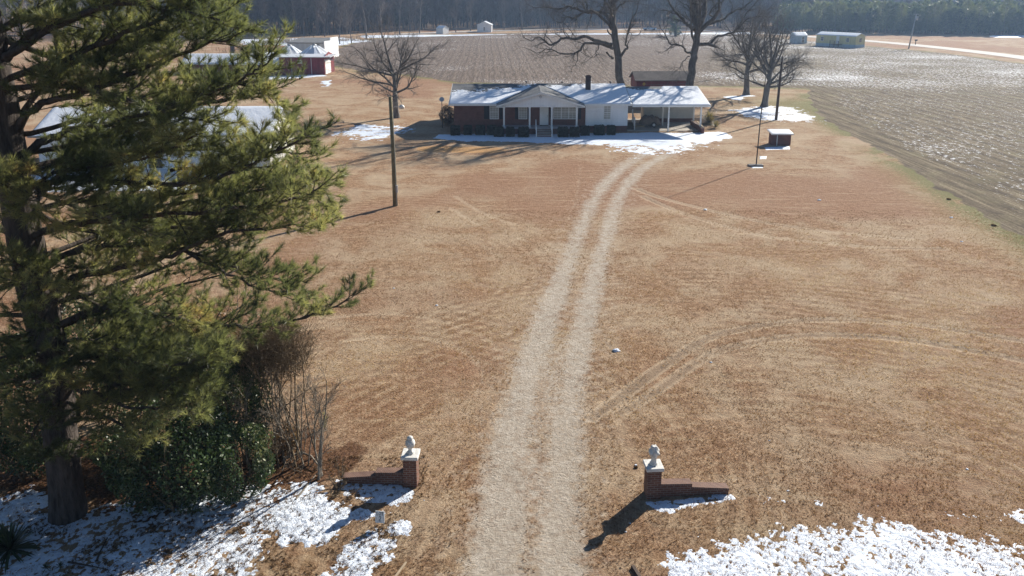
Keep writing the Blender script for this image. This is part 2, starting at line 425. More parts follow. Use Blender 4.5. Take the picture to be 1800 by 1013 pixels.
def ground_mat():
    m = NT('ground', .95, .1); P = m.geo()
    A = {k: m.attr(k) for k in ('drive', 'trk', 'field', 'green', 'fsnow', 'red', 'litter', 'bare', 'oldf')}
    fine = m.noise(P, 2.6, 10, .80); mid = m.noise(P, 2.4, 6, .62); big = m.noise(P, .28, 5, .6, .6)
    fib = m.noise(m.map(P, (1, .33, 1), (0, 0, .5)), 19, 5, .7); fib2 = m.noise(m.map(P, (.4, 1, 1), (0, 0, .3)), 26, 5, .7)
    mow = m.noise(m.map(P, (.16, 1.3, 1), (0, 0, .12)), 1.6, 4, .6)
    tan = m.ramp(m.math('ADD', m.math('MULTIPLY', fine, .55), m.math('MULTIPLY', fib, .45)),
                 [(.36, (.085, .048, .030)), (.45, (.215, .125, .07)), (.54, (.37, .234, .138)), (.63, (.59, .45, .295))])
    pale = m.mix(.5, tan, (.50, .41, .29))
    redc = m.mix(.52, tan, (.255, .125, .075))
    base = m.mix(m.mr(big, .38, .64), tan, pale)
    rd = m.mr(m.math('ADD', m.math('MULTIPLY', A['red'], .6), m.math('MULTIPLY', mid, .5)), .28, .85, 0, .85)
    base = m.mix(rd, base, redc)
    base = m.mix(m.mr(mow, .52, .72, 0, .35), base, (.52, .41, .27))
    base = m.mix(m.mr(m.noise(P, .7, 6, .7), .58, .75, 0, .45), base, (.16, .13, .075))
    grn = m.ramp(fib2, [(.35, (.10, .095, .04)), (.6, (.30, .27, .11))])
    base = m.mix(m.math('MULTIPLY', A['green'], m.mr(mid, .32, .62, .15, .85)), base, grn)
    base = m.mix(m.mr(m.math('MULTIPLY', m.noise(P, 5.5, 5, .7), m.math('ADD', A['green'], .45)), .46, .62, 0, .7), base, (.13, .15, .05))
    # mowing arcs
    for cx_, cy_, ra, rb, am in ((*at(640, 800).xy, 4., 16., .30), (*at(1560, 1060).xy, 6., 26., .32), (*at(600, 470).xy, 5., 19., .2)):
        vd = m.n('ShaderNodeVectorMath', operation='DISTANCE'); m.put(vd.inputs[0], P); vd.inputs[1].default_value = (cx_, cy_, 0)
        dd_ = m.math('ADD', vd.outputs['Value'], m.math('MULTIPLY', m.noise(P, .15, 1), .8))
        wv = m.math('SINE', m.math('MULTIPLY', dd_, 6.2832/.62))
        wm = m.math('MULTIPLY', m.mr(dd_, ra, ra+2, 0, am), m.mr(dd_, rb-4, rb, 1, 0))
        wm = m.math('MULTIPLY', wm, m.mr(m.noise(P, .22, 4), .42, .58))
        wm = m.math('MULTIPLY', wm, m.mr(fine, .38, .55, .2, 1))
        base = m.mix(m.math('MULTIPLY', wm, m.mr(wv, .1, 1.)), base, (.52, .40, .27))
        base = m.mix(m.math('MULTIPLY', wm, m.mr(wv, -.4, -1.)), base, (.15, .09, .055))
    # tyre tracks
    tn = m.math('ADD', A['trk'], m.math('MULTIPLY', m.math('SUBTRACT', fine, .5), .5))
    base = m.mix(m.mr(tn, .15, .42, 0, .5), base, (.52, .41, .29))
    base = m.mix(m.mr(tn, .62, .95, 0, .5), base, (.17, .115, .075))
    # ploughed / stubble field: rows run away from the camera
    rp = m.map(P, (1, .055, 1), (0, 0, -.032))
    sp = m.n('ShaderNodeSeparateXYZ'); m.put(sp.inputs[0], m.map(P, (1, 1, 1), (0, 0, -.032)))
    wobx = m.math('ADD', sp.outputs[0], m.math('ADD', m.math('MULTIPLY', m.noise(P, .03, 2), 1.2), m.math('MULTIPLY', m.noise(P, .5, 4, .7), .7)))
    row = m.math('SINE', m.math('MULTIPLY', wobx, 6.2832/1.9))
    row2 = m.math('SINE', m.math('MULTIPLY', wobx, 6.2832/.95))
    rown = m.noise(rp, 3.2, 4, .6)
    fld = m.ramp(m.math('ADD', m.math('MULTIPLY', rown, .6), m.math('MULTIPLY', fine, .4)),
                 [(.38, (.07, .052, .04)), (.5, (.155, .117, .09)), (.62, (.27, .215, .17))])
    fld = m.mix(m.mr(row, -.5, 1, 0, .25), fld, (.13, .095, .07))
    fld = m.mix(m.mr(row2, -.2, 1, 0, .45), fld, (.095, .07, .055))
    oldf = m.ramp(m.math('ADD', m.math('MULTIPLY', rown, .5), m.math('MULTIPLY', m.noise(P, 6, 6, .7), .5)),
                  [(.38, (.06, .045, .026)), (.5, (.155, .12, .075)), (.60, (.29, .235, .15))])
    oldf = m.mix(m.math('MULTIPLY', m.mr(row, -.2, 1, 0, .8), m.mr(m.noise(P, .35, 5, .7), .4, .6, .35, 1)), oldf, (.075, .055, .038))
    oldf = m.mix(m.mr(big, .5, .75, 0, .35), oldf, (.24, .22, .11))
    fld = m.mix(A['oldf'], fld, oldf)
    fl = m.noise(m.map(P, (1, .5, 1), (0, 0, .2)), 2.8, 9, .8)
    big2 = m.noise(P, .06, 4, .6)
    thr = m.math('SUBTRACT', .63, m.math('MULTIPLY', m.math('MULTIPLY', A['fsnow'], m.mr(big2, .3, .7, .7, 1.2)), .17))
    fs = m.mr(m.math('SUBTRACT', fl, thr), .005, .04)
    fld = m.mix(m.math('MULTIPLY', fs, m.mr(A['fsnow'], 0, .08)), fld, (.80, .81, .84))
    fmask = m.mr(m.math('ADD', A['field'], m.math('MULTIPLY', m.math('SUBTRACT', mid, .5), .5)), .35, .65)
    base = m.mix(fmask, base, fld)
    # gravel drive
    grav = m.ramp(m.math('ADD', m.math('MULTIPLY', m.noise(P, 4, 10, .8), .8), m.math('MULTIPLY', m.noise(P, .8, 5), .2)),
                  [(.37, (.31, .255, .20)), (.5, (.44, .38, .31)), (.63, (.57, .51, .435))])
    dthr = m.math('ADD', A['drive'], m.math('MULTIPLY', m.math('SUBTRACT', m.math('ADD', m.math('MULTIPLY', fine, .6), m.math('MULTIPLY', mid, .4)), .5), 3.3))
    base = m.mix(m.mr(dthr, .15, 1.0, 0, .95), base, grav)
    # leaf litter and bare yellow soil
    lit = m.ramp(fib2, [(.35, (.035, .02, .012)), (.5, (.13, .065, .035)), (.66, (.30, .18, .11))])
    base = m.mix(m.mr(m.math('ADD', A['litter'], m.math('MULTIPLY', m.math('SUBTRACT', mid, .5), .8)), .35, .65), base, lit)
    base = m.mix(m.mr(m.math('ADD', A['bare'], m.math('MULTIPLY', m.math('SUBTRACT', mid, .5), .6)), .3, .7, 0, .9), base, (.46, .27, .12))
    m.col(base)
    hgt = m.math('ADD', m.math('MULTIPLY', m.noise(P, 9, 8, .75), 1.), m.math('MULTIPLY', fib2, .5))
    hgt = m.math('ADD', hgt, m.math('MULTIPLY', m.math('MULTIPLY', row, A['field']), .25))
    m.bump(hgt, .09, 1.)
    return m.m
M['ground'] = ground_mat()

fc = gv[gq].mean(1)
fmk = {k: v[gq].mean(1) for k, v in mk.items()}
isF = fmk['field'] > .5
isD = (~isF) & (fmk['drive'] > .36) & (np.abs(fc[:, 0]) < 40) & (fc[:, 1] < 90)
for nm, sel in (('ground', ~isF & ~isD), ('field', isF), ('driveway', isD)):
    f = gq[sel]; u, inv = np.unique(f, return_inverse=True)
    me = np_mesh(nm, gv[u], [inv.reshape(-1, 4)], {k: v[u] for k, v in mk.items()}, True)
    tag(link(nm, me, M['ground']), kind='structure')

# ------------------------------------------------------------------ road across the back
def strip(name, pts, width, z, m, uvw=0):
    P = [Vector((*p, 0)) for p in pts]; mb = bmesh.new(); prev = None
    for i, p in enumerate(P):
        t = (P[min(i+1, len(P)-1)]-P[max(i-1, 0)]).normalized(); n = Vector((-t.y, t.x, 0))
        a = mb.verts.new(p+n*width/2+Vector((0, 0, z))); b = mb.verts.new(p-n*width/2+Vector((0, 0, z)))
        if prev: mb.faces.new((prev[0], prev[1], b, a))
        prev = (a, b)
    bmesh.ops.recalc_face_normals(mb, faces=mb.faces)
    me = bpy.data.meshes.new(name); mb.to_mesh(me); mb.free(); return link(name, me, m)
asph = simple('pale_asphalt', (.50, .47, .43), .9, .15, .4, bump=.01)
ROAD = smooth_pl([(-140, 262), (-85, 268), (-40, 300), (10, 322), (60, 312), (88, 284), (112, 252), (135, 212), (150, 182), (166, 150), (185, 110)], 5)
ROAD = smooth_pl([tuple(at(x, y).xy) for x, y in ((700, 60.5), (850, 55), (1000, 52.5), (1150, 52.5), (1250, 55), (1350, 60), (1440, 66), (1540, 73.5), (1640, 83), (1720, 92), (1800, 102), (1900, 117))], 6)
tag(strip('road', ROAD, 6.2, .06, asph), kind='structure')

# ------------------------------------------------------------------ snow lying on the ground
def snow_patch(pts, res, label, soft=.5, k=1.0, amp=.05, seed=0, m='snow', freq=1.6, z0=0., bias=0.):
    xs = [p[0] for p in pts]; ys = [p[1] for p in pts]
    x = np.arange(min(xs)-soft, max(xs)+soft, res); y = np.arange(min(ys)-soft, max(ys)+soft, res)
    X, Y = np.meshgrid(x, y)
    sd = poly_sd(X, Y, pts)
    m_ = sstep(-soft, soft, sd+(fbm(X*.7, Y*.7, seed+3)-.5)*soft*1.2)
    n = fbm(X*freq, Y*freq, seed, 3)*.45+fbm(X*freq*4, Y*freq*4, seed+8, 3)*.3+fbm(X*freq*14, Y*freq*14, seed+30, 3)*.25
    h = m_*1.15+bias-.55+(n-.5)*k*2.2
    hh = np.clip(h, -.5, 1.)
    rough = (fbm(X*8, Y*8, seed+20, 4)-.5)*(1.5 if res < .06 else .3)
    z = zf(X, Y)-.03+z0+amp*(np.sqrt(np.clip(hh+.25, 0, 2))*1.3-.25)+amp*rough*np.clip(hh+.2, 0, 1)
    ny, nx = X.shape; ii = np.arange(ny*nx).reshape(ny, nx)
    q = np.stack([ii[:-1, :-1], ii[:-1, 1:], ii[1:, 1:], ii[1:, :-1]], -1).reshape(-1, 4)
    q = q[hh.ravel()[q].max(1) > -.12]
    if not len(q): return
    # sink the rim under the ground so that the edge is a melted feather edge
    zz = z.ravel(); zz = np.where(hh.ravel() < -.02, zz-.05, zz)
    v = np.stack([X.ravel(), Y.ravel(), zz], 1); u, inv = np.unique(q, return_inverse=True)
    o = link('snow', np_mesh('snow', v[u], [inv.reshape(-1, 4)], None, True), M[m])
    return tag(o, label, 'snow', kind='stuff')
snow_patch(g2((1150, 985), (1220, 955), (1300, 938), (1400, 922), (1480, 915), (1560, 908), (1640, 928), (1720, 945), (1810, 962), (1900, 1060), (1500, 1060), (1180, 1060)), .03,
           'broad crusted snow bank along the bottom right edge of the lawn', .9, .95, .04, 3, bias=.10)
snow_patch(g2((1660, 900), (1700, 915), (1800, 930), (1850, 915), (1800, 895)), .04, 'scattered snow crumbs on the grass above the bottom right snow bank', .5, 1.3, .035, 61, bias=-.12)
snow_patch(g2((1290, 885), (1500, 900), (1590, 895), (1560, 880), (1350, 870)), .04, 'thin broken snow crumbs right of the right gate wall', .5, 1.4, .035, 62, bias=-.2)
snow_patch(g2((-200, 880), (0, 870), (60, 850), (160, 880), (250, 890), (330, 870), (430, 850), (500, 842), (560, 838), (600, 850), (560, 900), (500, 935), (470, 985), (420, 1080), (-200, 1080)), .035,
           'shaded snow under the big pine littered with straw and twigs', .6, .85, .035, 14, 'littered_snow', bias=.14)
snow_patch(g2((590, 843), (640, 842), (704, 853), (736, 860), (722, 882), (700, 893), (640, 886), (600, 870)), .03, 'smooth snow drift lying against the left gate wall', .2, .6, .035, 5, bias=.16)
snow_patch(g2((540, 1040), (575, 1000), (600, 960), (640, 930), (668, 925), (690, 950), (700, 975), (665, 1000), (655, 1060)), .03, 'lumpy snow patch at the foot of the lot sign', .35, 1.15, .04, 6, bias=.02)
snow_patch(g2((660, 935), (690, 905), (725, 915), (740, 935), (700, 950)), .03, 'small melting snow clods right of the lot sign', .3, 1.0, .05, 7, bias=-.1)
snow_patch(g2((1128, 880), (1160, 880), (1285, 868), (1293, 878), (1230, 893), (1180, 904), (1150, 900)), .03, 'snow drift in the shadow of the right gate wall', .15, .6, .035, 8, bias=.14)
snow_patch(g2((770, 236), (1280, 233), (1285, 243), (1220, 250), (1150, 256), (1000, 252), (900, 250), (800, 248), (762, 243)), .12, 'long snow strip in the shade along the house front', .9, .7, .05, 9, freq=.7, bias=.12)
snow_patch(g2((1060, 252), (1180, 247), (1270, 240), (1285, 246), (1240, 258), (1180, 270), (1120, 276), (1080, 268)), .12, 'bright sunlit snow across the drive before the carport', 1.6, 2.2, .04, 10, freq=1.3, bias=-.22)
snow_patch(g2((960, 250), (1060, 251), (1070, 257), (1000, 256)), .12, 'thin snow tongue on the lawn below the porch steps', .8, .9, .04, 11, freq=.6, bias=-.05)
snow_patch(g2((1280, 195), (1340, 186), (1400, 190), (1445, 212), (1380, 216), (1310, 206)), .14, 'snow patch around the foot of the tall utility pole', 1.8, 1.8, .05, 12, freq=1.3, bias=-.06)
snow_patch(g2((1270, 170), (1310, 165), (1325, 169), (1290, 178)), .14, 'thin snow behind the right hand bare trees', 1.4, 1., .05, 13, freq=.5, bias=-.05)
snow_patch(g2((585, 232), (640, 218), (700, 220), (725, 228), (690, 243), (640, 248)), .14, 'snow patch under the lone bare tree left of the house', 1.6, 2.0, .05, 15, freq=1.3, bias=-.12)
snow_patch(g2((1343, 259), (1388, 257), (1390, 263), (1345, 264)), .08, 'snow strip at the foot of the brick pump house', .2, .4, .04, 16, bias=.15)
snow_patch(g2((1318, 289), (1342, 289), (1345, 296), (1320, 296)), .06, 'little snow around the plate of the thin mast', .2, .8, .04, 17, bias=.0)
snow_patch(g2((1335, 275), (1348, 275), (1348, 280), (1335, 280)), .06, 'single small snow lump between mast and pump house', .12, .5, .05, 18, bias=.1)
snow_patch(g2((20, 300), (380, 297), (395, 318), (360, 334), (20, 336)), .16, 'blue shaded snow in front of the white house behind the pine', .8, .4, .06, 19, freq=.5, bias=.25)
snow_patch(g2((440, 136), (560, 131), (572, 134), (500, 139), (440, 141)), .25, 'snow strip along the red barn front', 1., .6, .08, 20, freq=.4, bias=.15)
snow_patch(g2((560, 143), (585, 141), (590, 152), (565, 153)), .25, 'faint snow patch on the grass right of the red barn', 1.5, 1., .06, 24, freq=.4, bias=-.05)
snow_patch(g2((430, 70), (600, 67), (640, 72), (580, 81), (490, 79), (430, 78)), 1.0, 'snowy strip of ground before the left woods', 4, .8, .25, 21, freq=.12, bias=.1)
snow_patch(g2((640, 63), (1320, 57.5), (1325, 60.5), (900, 60.8), (640, 67)), 1.2, 'thin band of snow along the far edge of the ploughed field', 2.5, .7, .25, 22, freq=.1, bias=.06)
snow_patch(g2((1742, 63), (1830, 63), (1830, 66), (1750, 66)), 1.0, 'snow sliver before the pines at the far right', 2, .5, .25, 23, freq=.1, bias=.15)
for i, (px, py, s) in enumerate(((1083, 617, 9), (1118, 818, 4), (1240, 369, 5), (770, 373, 3), (1440, 352, 5), (1672, 383, 5), (1690, 425, 4), (692, 507, 3), (768, 537, 4), (1100, 935, 3), (1108, 920, 3), (722, 873, 3), (745, 880, 3), (1250, 637, 4), (1352, 775, 3), (1700, 825, 4), (1385, 863, 4))):
    words = ['beside the drive halfway down the lawn', 'just left of the right gate pillar urn', 'on the lawn below the mast shadow', 'on the lawn right of the light pole', 'in the pale grass on the right lawn',
             'near the field edge at right', 'right below the field edge lump', 'left of the drive behind the pine tip', 'on the left lawn near the drive', 'inside the right pillar shadow', 'at the shadow edge of the right pillar',
             'beside the left pillar foot', 'on the drive verge by the left pillar', 'by the upper curved tyre track', 'behind the right gate wall', 'far right on the near lawn', 'past the end of the right gate wall'][i]
    c = at(px, py); r = s/2/FPX*c.y*1.1
    mb = bmesh.new(); bmesh.ops.create_icosphere(mb, subdivisions=3, radius=1)
    for v in mb.verts:
        f = 1+.7*(float(fbm(v.co.x*2+i, v.co.y*2+v.co.z, 70+i, 3))-.5)*2
        v.co = Vector((v.co.x*r*f*1.3, v.co.y*r*f, max(v.co.z*r*f*.6, -.03)))
    me = bpy.data.meshes.new('snow_clod'); mb.to_mesh(me); mb.free()
    for p in me.polygons: p.use_smooth = True
    o = link('snow_clod', me, M['snow']); o.location = (c.x, c.y, 0)
    tag(o, 'small snow clod ' + words, 'snow clod', 'snow clods left on the lawn')

snow_patch(g2((470, 880), (560, 872), (640, 890), (700, 900), (640, 925), (560, 965), (490, 960)), .035, 'broken snow crumbs among brown grass between the bushes and the lot sign', .4, 1.3, .05, 63, bias=-.06)
for i, (px, py, s, wd) in enumerate(((771, 373, 4.5, 'on the left lawn right of the light pole'), (1668, 351, 5, 'at the field edge, the upper of two'), (1747, 397, 5.5, 'at the field edge, the lower of two'), (1118, 822, 5, 'left of the right gate pillar'), (1372, 240, 2.5, 'on the lawn above the pump house'))):
    c = at(px, py); rr_ = s/2/FPX*c.y*1.2; g_ = np.random.default_rng(900+i)
    C_ = g_.normal(size=(260, 3))*np.array([rr_, rr_*.8, rr_*.35])*.5; C_[:, 2] = np.abs(C_[:, 2]); C_ = np.clip(C_, -rr_*.8, rr_*.8)
    C_[0] = 0; n_ = len(C_); a_ = g_.normal(size=(n_, 3)); b_ = g_.normal(size=(n_, 3)); a_ /= np.linalg.norm(a_, axis=1, keepdims=True); b_ /= np.linalg.norm(b_, axis=1, keepdims=True)
    V_ = np.stack([C_-a_*rr_*.6, C_+b_*rr_*.4, C_+a_*rr_*.6, C_-b_*rr_*.4], 1).reshape(-1, 3)
    o = link('leaf_clump', np_mesh('leaf_clump', V_, [np.arange(n_*4).reshape(-1, 4)], {'rnd': np.repeat(g_.random(n_)*.5, 4)}), M['dead_leaves']); o.location = (c.x, c.y, 0)
    tag(o, 'small dark clump of dead leaves ' + wd, 'leaf clump', 'dark leaf clumps on the lawn')
# ------------------------------------------------------------------ building helpers
def roof_cover(parent, x0, x1, e, r, fn, res=.08, th=.05, seed=0, name='snow_cover'):
    """snow lying on a roof plane that runs from eave e=(y,z) to ridge r=(y,z)"""
    L = math.hypot(r[0]-e[0], r[1]-e[1]); ux, uz = (r[0]-e[0])/L, (r[1]-e[1])/L
    nx = max(2, int((x1-x0)/res)); nt = max(2, int(L/res))
    X, T = np.meshgrid(np.linspace(x0, x1, nx), np.linspace(0, L, nt))
    h = fn(X, T/L)+(fbm(X*1.3, T*2.0, seed)-.5)*.9+(fbm(X*6, T*7, seed+5, 3)-.5)*.7
    hh = np.clip(h*2., -.6, 1)*th
    edge = np.minimum(np.minimum(X-x0, x1-X), np.minimum(T, L-T)); hh = np.where(edge < 1e-4, np.minimum(hh, -.004), hh)
    sgn = 1 if r[0] > e[0] else -1
    V = np.stack([X, e[0]+T*ux-uz*hh*sgn, e[1]+T*uz+abs(ux)*hh], -1).reshape(-1, 3)
    ii = np.arange(nx*nt).reshape(nt, nx)
    q = np.stack([ii[:-1, :-1], ii[:-1, 1:], ii[1:, 1:], ii[1:, :-1]], -1).reshape(-1, 4)
    q = q[hh.ravel()[q].max(1) > -.002]
    u, inv = np.unique(q, return_inverse=True)
    return link(name, np_mesh(name, V[u], [inv.reshape(-1, 4)], None, True), M['roof_snow'], parent)

def gable_roof(name, parent, x0, x1, y0, yr, y1, ze, zr, m, th=.12):
    mb = MB()
    mb.poly([(x0, y0, ze-th), (x0, yr, zr-th), (x0, y1, ze-th), (x0, y1, ze), (x0, yr, zr), (x0, y0, ze)], (x1-x0, 0, 0))
    return mb.build(name, m, parent)
def window(parent, x0, x1, z0, z1, y, cols=1, rows=2, sub=None, glass='blind', fr=.06, frame_m='white_paint', ydir=-1):
    d = ydir
    def ys(a, b): return (min(y+d*a, y+d*b), max(y+d*a, y+d*b))
    f = MB(); ya, yb = ys(-.02, .06)
    f.box(x0-fr, x0, ya, yb, z0-fr, z1+fr); f.box(x1, x1+fr, ya, yb, z0-fr, z1+fr)
    f.box(x0, x1, ya, yb, z1, z1+fr)
    sy = ys(-.02, .1); f.box(x0, x1, sy[0], sy[1], z0-fr, z0)
    my = ys(0, .035)
    for i in range(1, cols): xx = x0+(x1-x0)*i/cols; f.box(xx-.045, xx+.045, my[0], my[1], z0, z1)
    for i in range(cols):
        a = x0+(x1-x0)*i/cols+(.045 if i else 0); b = x0+(x1-x0)*(i+1)/cols-(.045 if i < cols-1 else 0)
        for j in range(1, rows): zz = z0+(z1-z0)*j/rows; hw = .03 if j*2 == rows else .013; f.box(a, b, my[0]+.004, my[1]-.004, zz-hw, zz+hw)
        if sub:
            for k in range(1, sub): xx = a+(b-a)*k/sub; f.box(xx-.012, xx+.012, my[0]+.008, my[1]-.008, z0, z1)
    w_ = f.build('window', M[frame_m], parent)
    py = ys(-.01, .01); MB().box(x0, x1, py[0], py[1], z0, z1).build('pane', M[glass], w_)
    return w_
def shutter(parent, x0, x1, z0, z1, y):
    s = MB(); s.box(x0, x1, y-.05, y-.005, z0, z1)
    n = int((z1-z0)/.09)
    for i in range(n): zz = z0+.06+i*(z1-z0-.1)/n; s.box(x0+.04, x1-.04, y-.065, y-.048, zz, zz+.045, Matrix.Rotation(.3, 3, 'X'), (x0, y-.055, zz))
    return s.build('shutter', M['black_shutter'], parent)

# ------------------------------------------------------------------ the brick house
H0 = empty('brick_house', (3, 84, 0), 0, 'long low red brick house with white wing, gabled porch, carport and snow on the roof', 'house')
hp = H0
def HP(o):                                  # geometry is written in world metres, parented with an inverse
    o.matrix_parent_inverse = Matrix.Translation((-3, -84, 0)); return o
hx0, hx1, hf, hb = -6.13, 12.2, 80.6, 91.4
wl = MB(); wl.box(hx0, 7.76, hf, hb, 0, 2.98)
for xx in (hx0,): wl.poly([(xx, hf+.01, 2.98), (xx, hb-.01, 2.98), (xx, 86.0, 4.28)], (.2, 0, 0))
HP(wl.build('wall', M['house_brick'], hp))
wg = MB(); wg.box(7.762, hx1, hf-.2, hb, .66, 2.98); wg.poly([(hx1-.2, hf+.01, 2.98), (hx1-.2, hb-.01, 2.98), (hx1-.2, 86.0, 4.28)], (.2, 0, 0))
o = HP(wg.build('wall', M['white_siding'], hp)); o['label'] = 'white painted siding wall of the wing'
HP(MB().box(7.79, hx1-.04, hf-.16, hb-.04, 0, .66).build('foundation', M['house_brick'], hp))
HP(gable_roof('roof', hp, -6.6, 12.52, 80.0, 86.0, 92.0, 3.04, 4.48, M['shingle']))
rf = MB(); rf.box(-6.62, 12.54, 79.955, 79.995, 2.84, 3.03); rf.box(-6.58, 12.5, 79.996, hf-.22, 2.84, 2.87)
for xx in (-6.64, 12.525):
    for (ya, yb) in ((80, 86.0), (92.0, 86.0)):
        rf.poly([(xx, ya, 2.86), (xx, ya, 3.045), (xx, yb, 4.485), (xx, yb, 4.31)], (.035, 0, 0))
HP(rf.build('fascia', M['white_paint'], hp))
def m1(X, T):
    lim = np.interp(X, [-6.6, -3, 0, 2.5, 3, 6, 7.5, 9, 12.6], [.60, .66, .78, .9, .95, .85, .98, 1.05, 1.1])
    base = (lim-T)*2.6
    gab = np.abs(X-2.95)-4.57*(1-T*1.0)                 # keep clear of the porch roof
    return np.where(gab < .12, -3, np.clip(base, -1, .8))
HP(roof_cover(hp, -6.58, 12.5, (80.0, 3.04), (86.0, 4.48), m1, .06, .05, 3))
for xx, yy in ((1.6, 86.5), (5.6, 86.2), (11.0, 86.3)):
    HP(MB().tube([(xx, yy, 4.1), (xx, yy, 4.63)], .06, 8).tube([(xx, yy, 4.6), (xx, yy, 4.68)], .14, 8).build('roof_vent', M['dark_metal'], hp))
ch = MB(); ch.box(8.04, 8.58, 83.9, 84.45, 3.5, 5.36); ch.box(8.0, 8.62, 83.86, 84.49, 5.36, 5.5); ch.box(8.09, 8.53, 83.95, 84.4, 5.5, 5.6)
HP(ch.build('chimney', brick_mat('chimney_brick', (.07, .04, .035), (.05, .03, .03), (.09, .07, .06)), hp))
# porch
pr = MB(); pr.box(-1.0, 6.95, 79.05, hf-.002, 0, .58); HP(pr.build('porch_base', M['house_brick'], hp))
HP(MB().box(-1.06, 7.01, 78.98, hf-.004, .582, .70).build('porch_floor', simple('painted_floor', (.40, .37, .38), .6, .15), hp))
for xx in (-.83, 1.83, 4.13, 6.72):
    p = MB(); p.box(xx-.09, xx+.09, 79.05, 79.23, .70, 2.83); p.box(xx-.12, xx+.12, 79.02, 79.26, .701, .82); p.box(xx-.12, xx+.12, 79.02, 79.26, 2.72, 2.832)
    HP(p.build('porch_post', M['white_paint'], hp))
gx0, gx1, gxc = -1.62, 7.52, 2.95
gb = MB(); gb.poly([(gx0+.35, 79.0, 3.0), (gx1-.35, 79.0, 3.0), (gxc, 79.0, 4.33)], (0, .08, 0))
gb.box(gx0+.35, gx1-.35, 78.99, 79.24, 2.835, 2.998)
HP(gb.build('porch_gable', M['gable_siding'], hp))
gv_ = MB(); gv_.tube([(gxc, 78.96, 3.9), (gxc, 79.0, 3.9)], .16, 14); HP(gv_.build('gable_vent', simple('vent_grey', (.50, .51, .53)), hp))
for sgn, ex in ((-1, gx0), (1, gx1)):
    g = MB(); t = .1
    a = [(ex, 78.6, 3.04), (gxc, 78.6, 4.45), (gxc, 85.9, 4.45), (ex, 80.05, 3.04)]
    g.poly(a, (0, 0, -t)); HP(g.build('porch_roof', M['shingle'], hp))
    f = MB(); f.poly([(ex-.02*sgn*-1, 78.57, 2.84), (ex, 78.57, 3.02), (gxc, 78.57, 4.43), (gxc, 78.57, 4.25)], (0, .028, 0))
    f.box(min(ex, ex-sgn*.75), max(ex, ex-sgn*.75), 78.6, 79.0, 2.84, 2.89)
    HP(f.build('porch_fascia', M['white_paint'], hp))
    if sgn > 0:
        pass
HP(MB().box(gx0+.4, gx1-.4, 79.25, hf-.01, 2.84, 2.87).build('porch_ceiling', M['white_paint'], hp))
d = MB(); d.box(2.93, 3.85, hf-.06, hf-.004, .72, 2.78)
for zz in (.9, 1.75):
    d.box(3.03, 3.34, hf-.075, hf-.058, zz, zz+.7); d.box(3.44, 3.75, hf-.075, hf-.058, zz, zz+.7)
dd = HP(d.build('door', M['white_paint'], hp))
h_ = MB(); h_.tube([(3.76, hf-.14, 1.7), (3.76, hf-.06, 1.7)], .03, 8); h_.build('handle', M['dark_metal'], dd)
MB().box(2.95, 3.83, hf-.5, hf-.1, .703, .72).build('door_mat', M['rubber'], dd)
shd = [(-2.95, -2.42), (-1.32, -.98), (.32, .66), (1.63, 1.97), (3.98, 4.24), (6.98, 7.3)]
for a, b in shd: HP(shutter(hp, a, b, 1.35, 2.83, hf))
HP(window(hp, -2.3, -1.45, 1.4, 2.8, hf, 1, 6, 3)); HP(window(hp, .74, 1.55, 1.4, 2.8, hf, 1, 6, 3))
HP(window(hp, 4.42, 6.78, 1.4, 2.8, hf, 3, 6, 2)); HP(window(hp, 9.7, 10.36, 1.4, 2.75, hf-.2, 1, 6, 2))
# front steps and rails
for i in range(5):
    zt = .58-.116*i; HP(MB().box(2.55, 4.02, 78.96-.31*(i+1), 78.97-.31*i, 0, zt).build('step', M['house_brick'], hp))
    HP(MB().box(2.53, 4.04, 78.93-.31*(i+1), 78.96-.31*i, zt+.002, zt+.04).build('tread', M['concrete'], hp))
for xx in (2.48, 4.09):
    r = MB(); r.box(xx-.045, xx+.045, 77.35, 77.45, 0, 1.0); r.box(xx-.045, xx+.045, 78.9, 78.98, .5, 1.55)
    r.poly([(xx-.035, 77.40, .92), (xx-.035, 77.40, 1.02), (xx-.035, 78.94, 1.55), (xx-.035, 78.94, 1.45)], (.07, 0, 0))
    r.poly([(xx-.03, 77.40, .3), (xx-.03, 77.40, .38), (xx-.03, 78.94, .95), (xx-.03, 78.94, .87)], (.06, 0, 0))
    HP(r.build('stair_rail', M['white_paint'], hp))
# carport
HP(gable_roof('carport_roof', hp, 12.57, 20.75, 79.9, 86.0, 92.1, 2.92, 4.16, M['shingle'], .1))
cf = MB(); cf.box(12.58, 20.77, 79.86, 79.898, 2.72, 2.91); cf.poly([(20.752, 79.9, 2.74), (20.752, 79.9, 2.92), (20.752, 86.0, 4.16), (20.752, 86.0, 3.98)], (.03, 0, 0))
cf.poly([(20.752, 92.1, 2.74), (20.752, 92.1, 2.92), (20.752, 86.0, 4.16), (20.752, 86.0, 3.98)], (.03, 0, 0))
cf.box(12.9, 20.5, 80.45, 80.65, 2.66, 2.82)
HP(cf.build('carport_fascia', M['white_paint'], hp))
HP(roof_cover(hp, 12.62, 20.72, (79.9, 2.92), (86.0, 4.16), lambda X, T: np.clip((np.interp(X, [12.6, 14.5, 16.5, 17.2, 21], [.88, .8, .86, 1.25, 1.3])-T)*6, -1, .8), .06, .06, 8))
for xx, yy, z0 in ((16.55, 80.55, 0), (19.95, 80.55, .55), (16.65, 84.2, 0), (20.05, 84.2, .55)):
    HP(MB().box(xx-.075, xx+.075, yy-.075, yy+.075, z0, 2.70 if yy < 82 else 3.7).build('carport_post', M['white_paint'], hp))
st = MB(); st.box(14.9, 20.6, 86.4, 88.4, .5, 3.05); o = HP(st.build('store_room', M['cream_siding'], hp))
HP(MB().box(14.94, 20.56, 86.44, 88.36, 0, .5).build('store_base', M['house_brick'], hp))
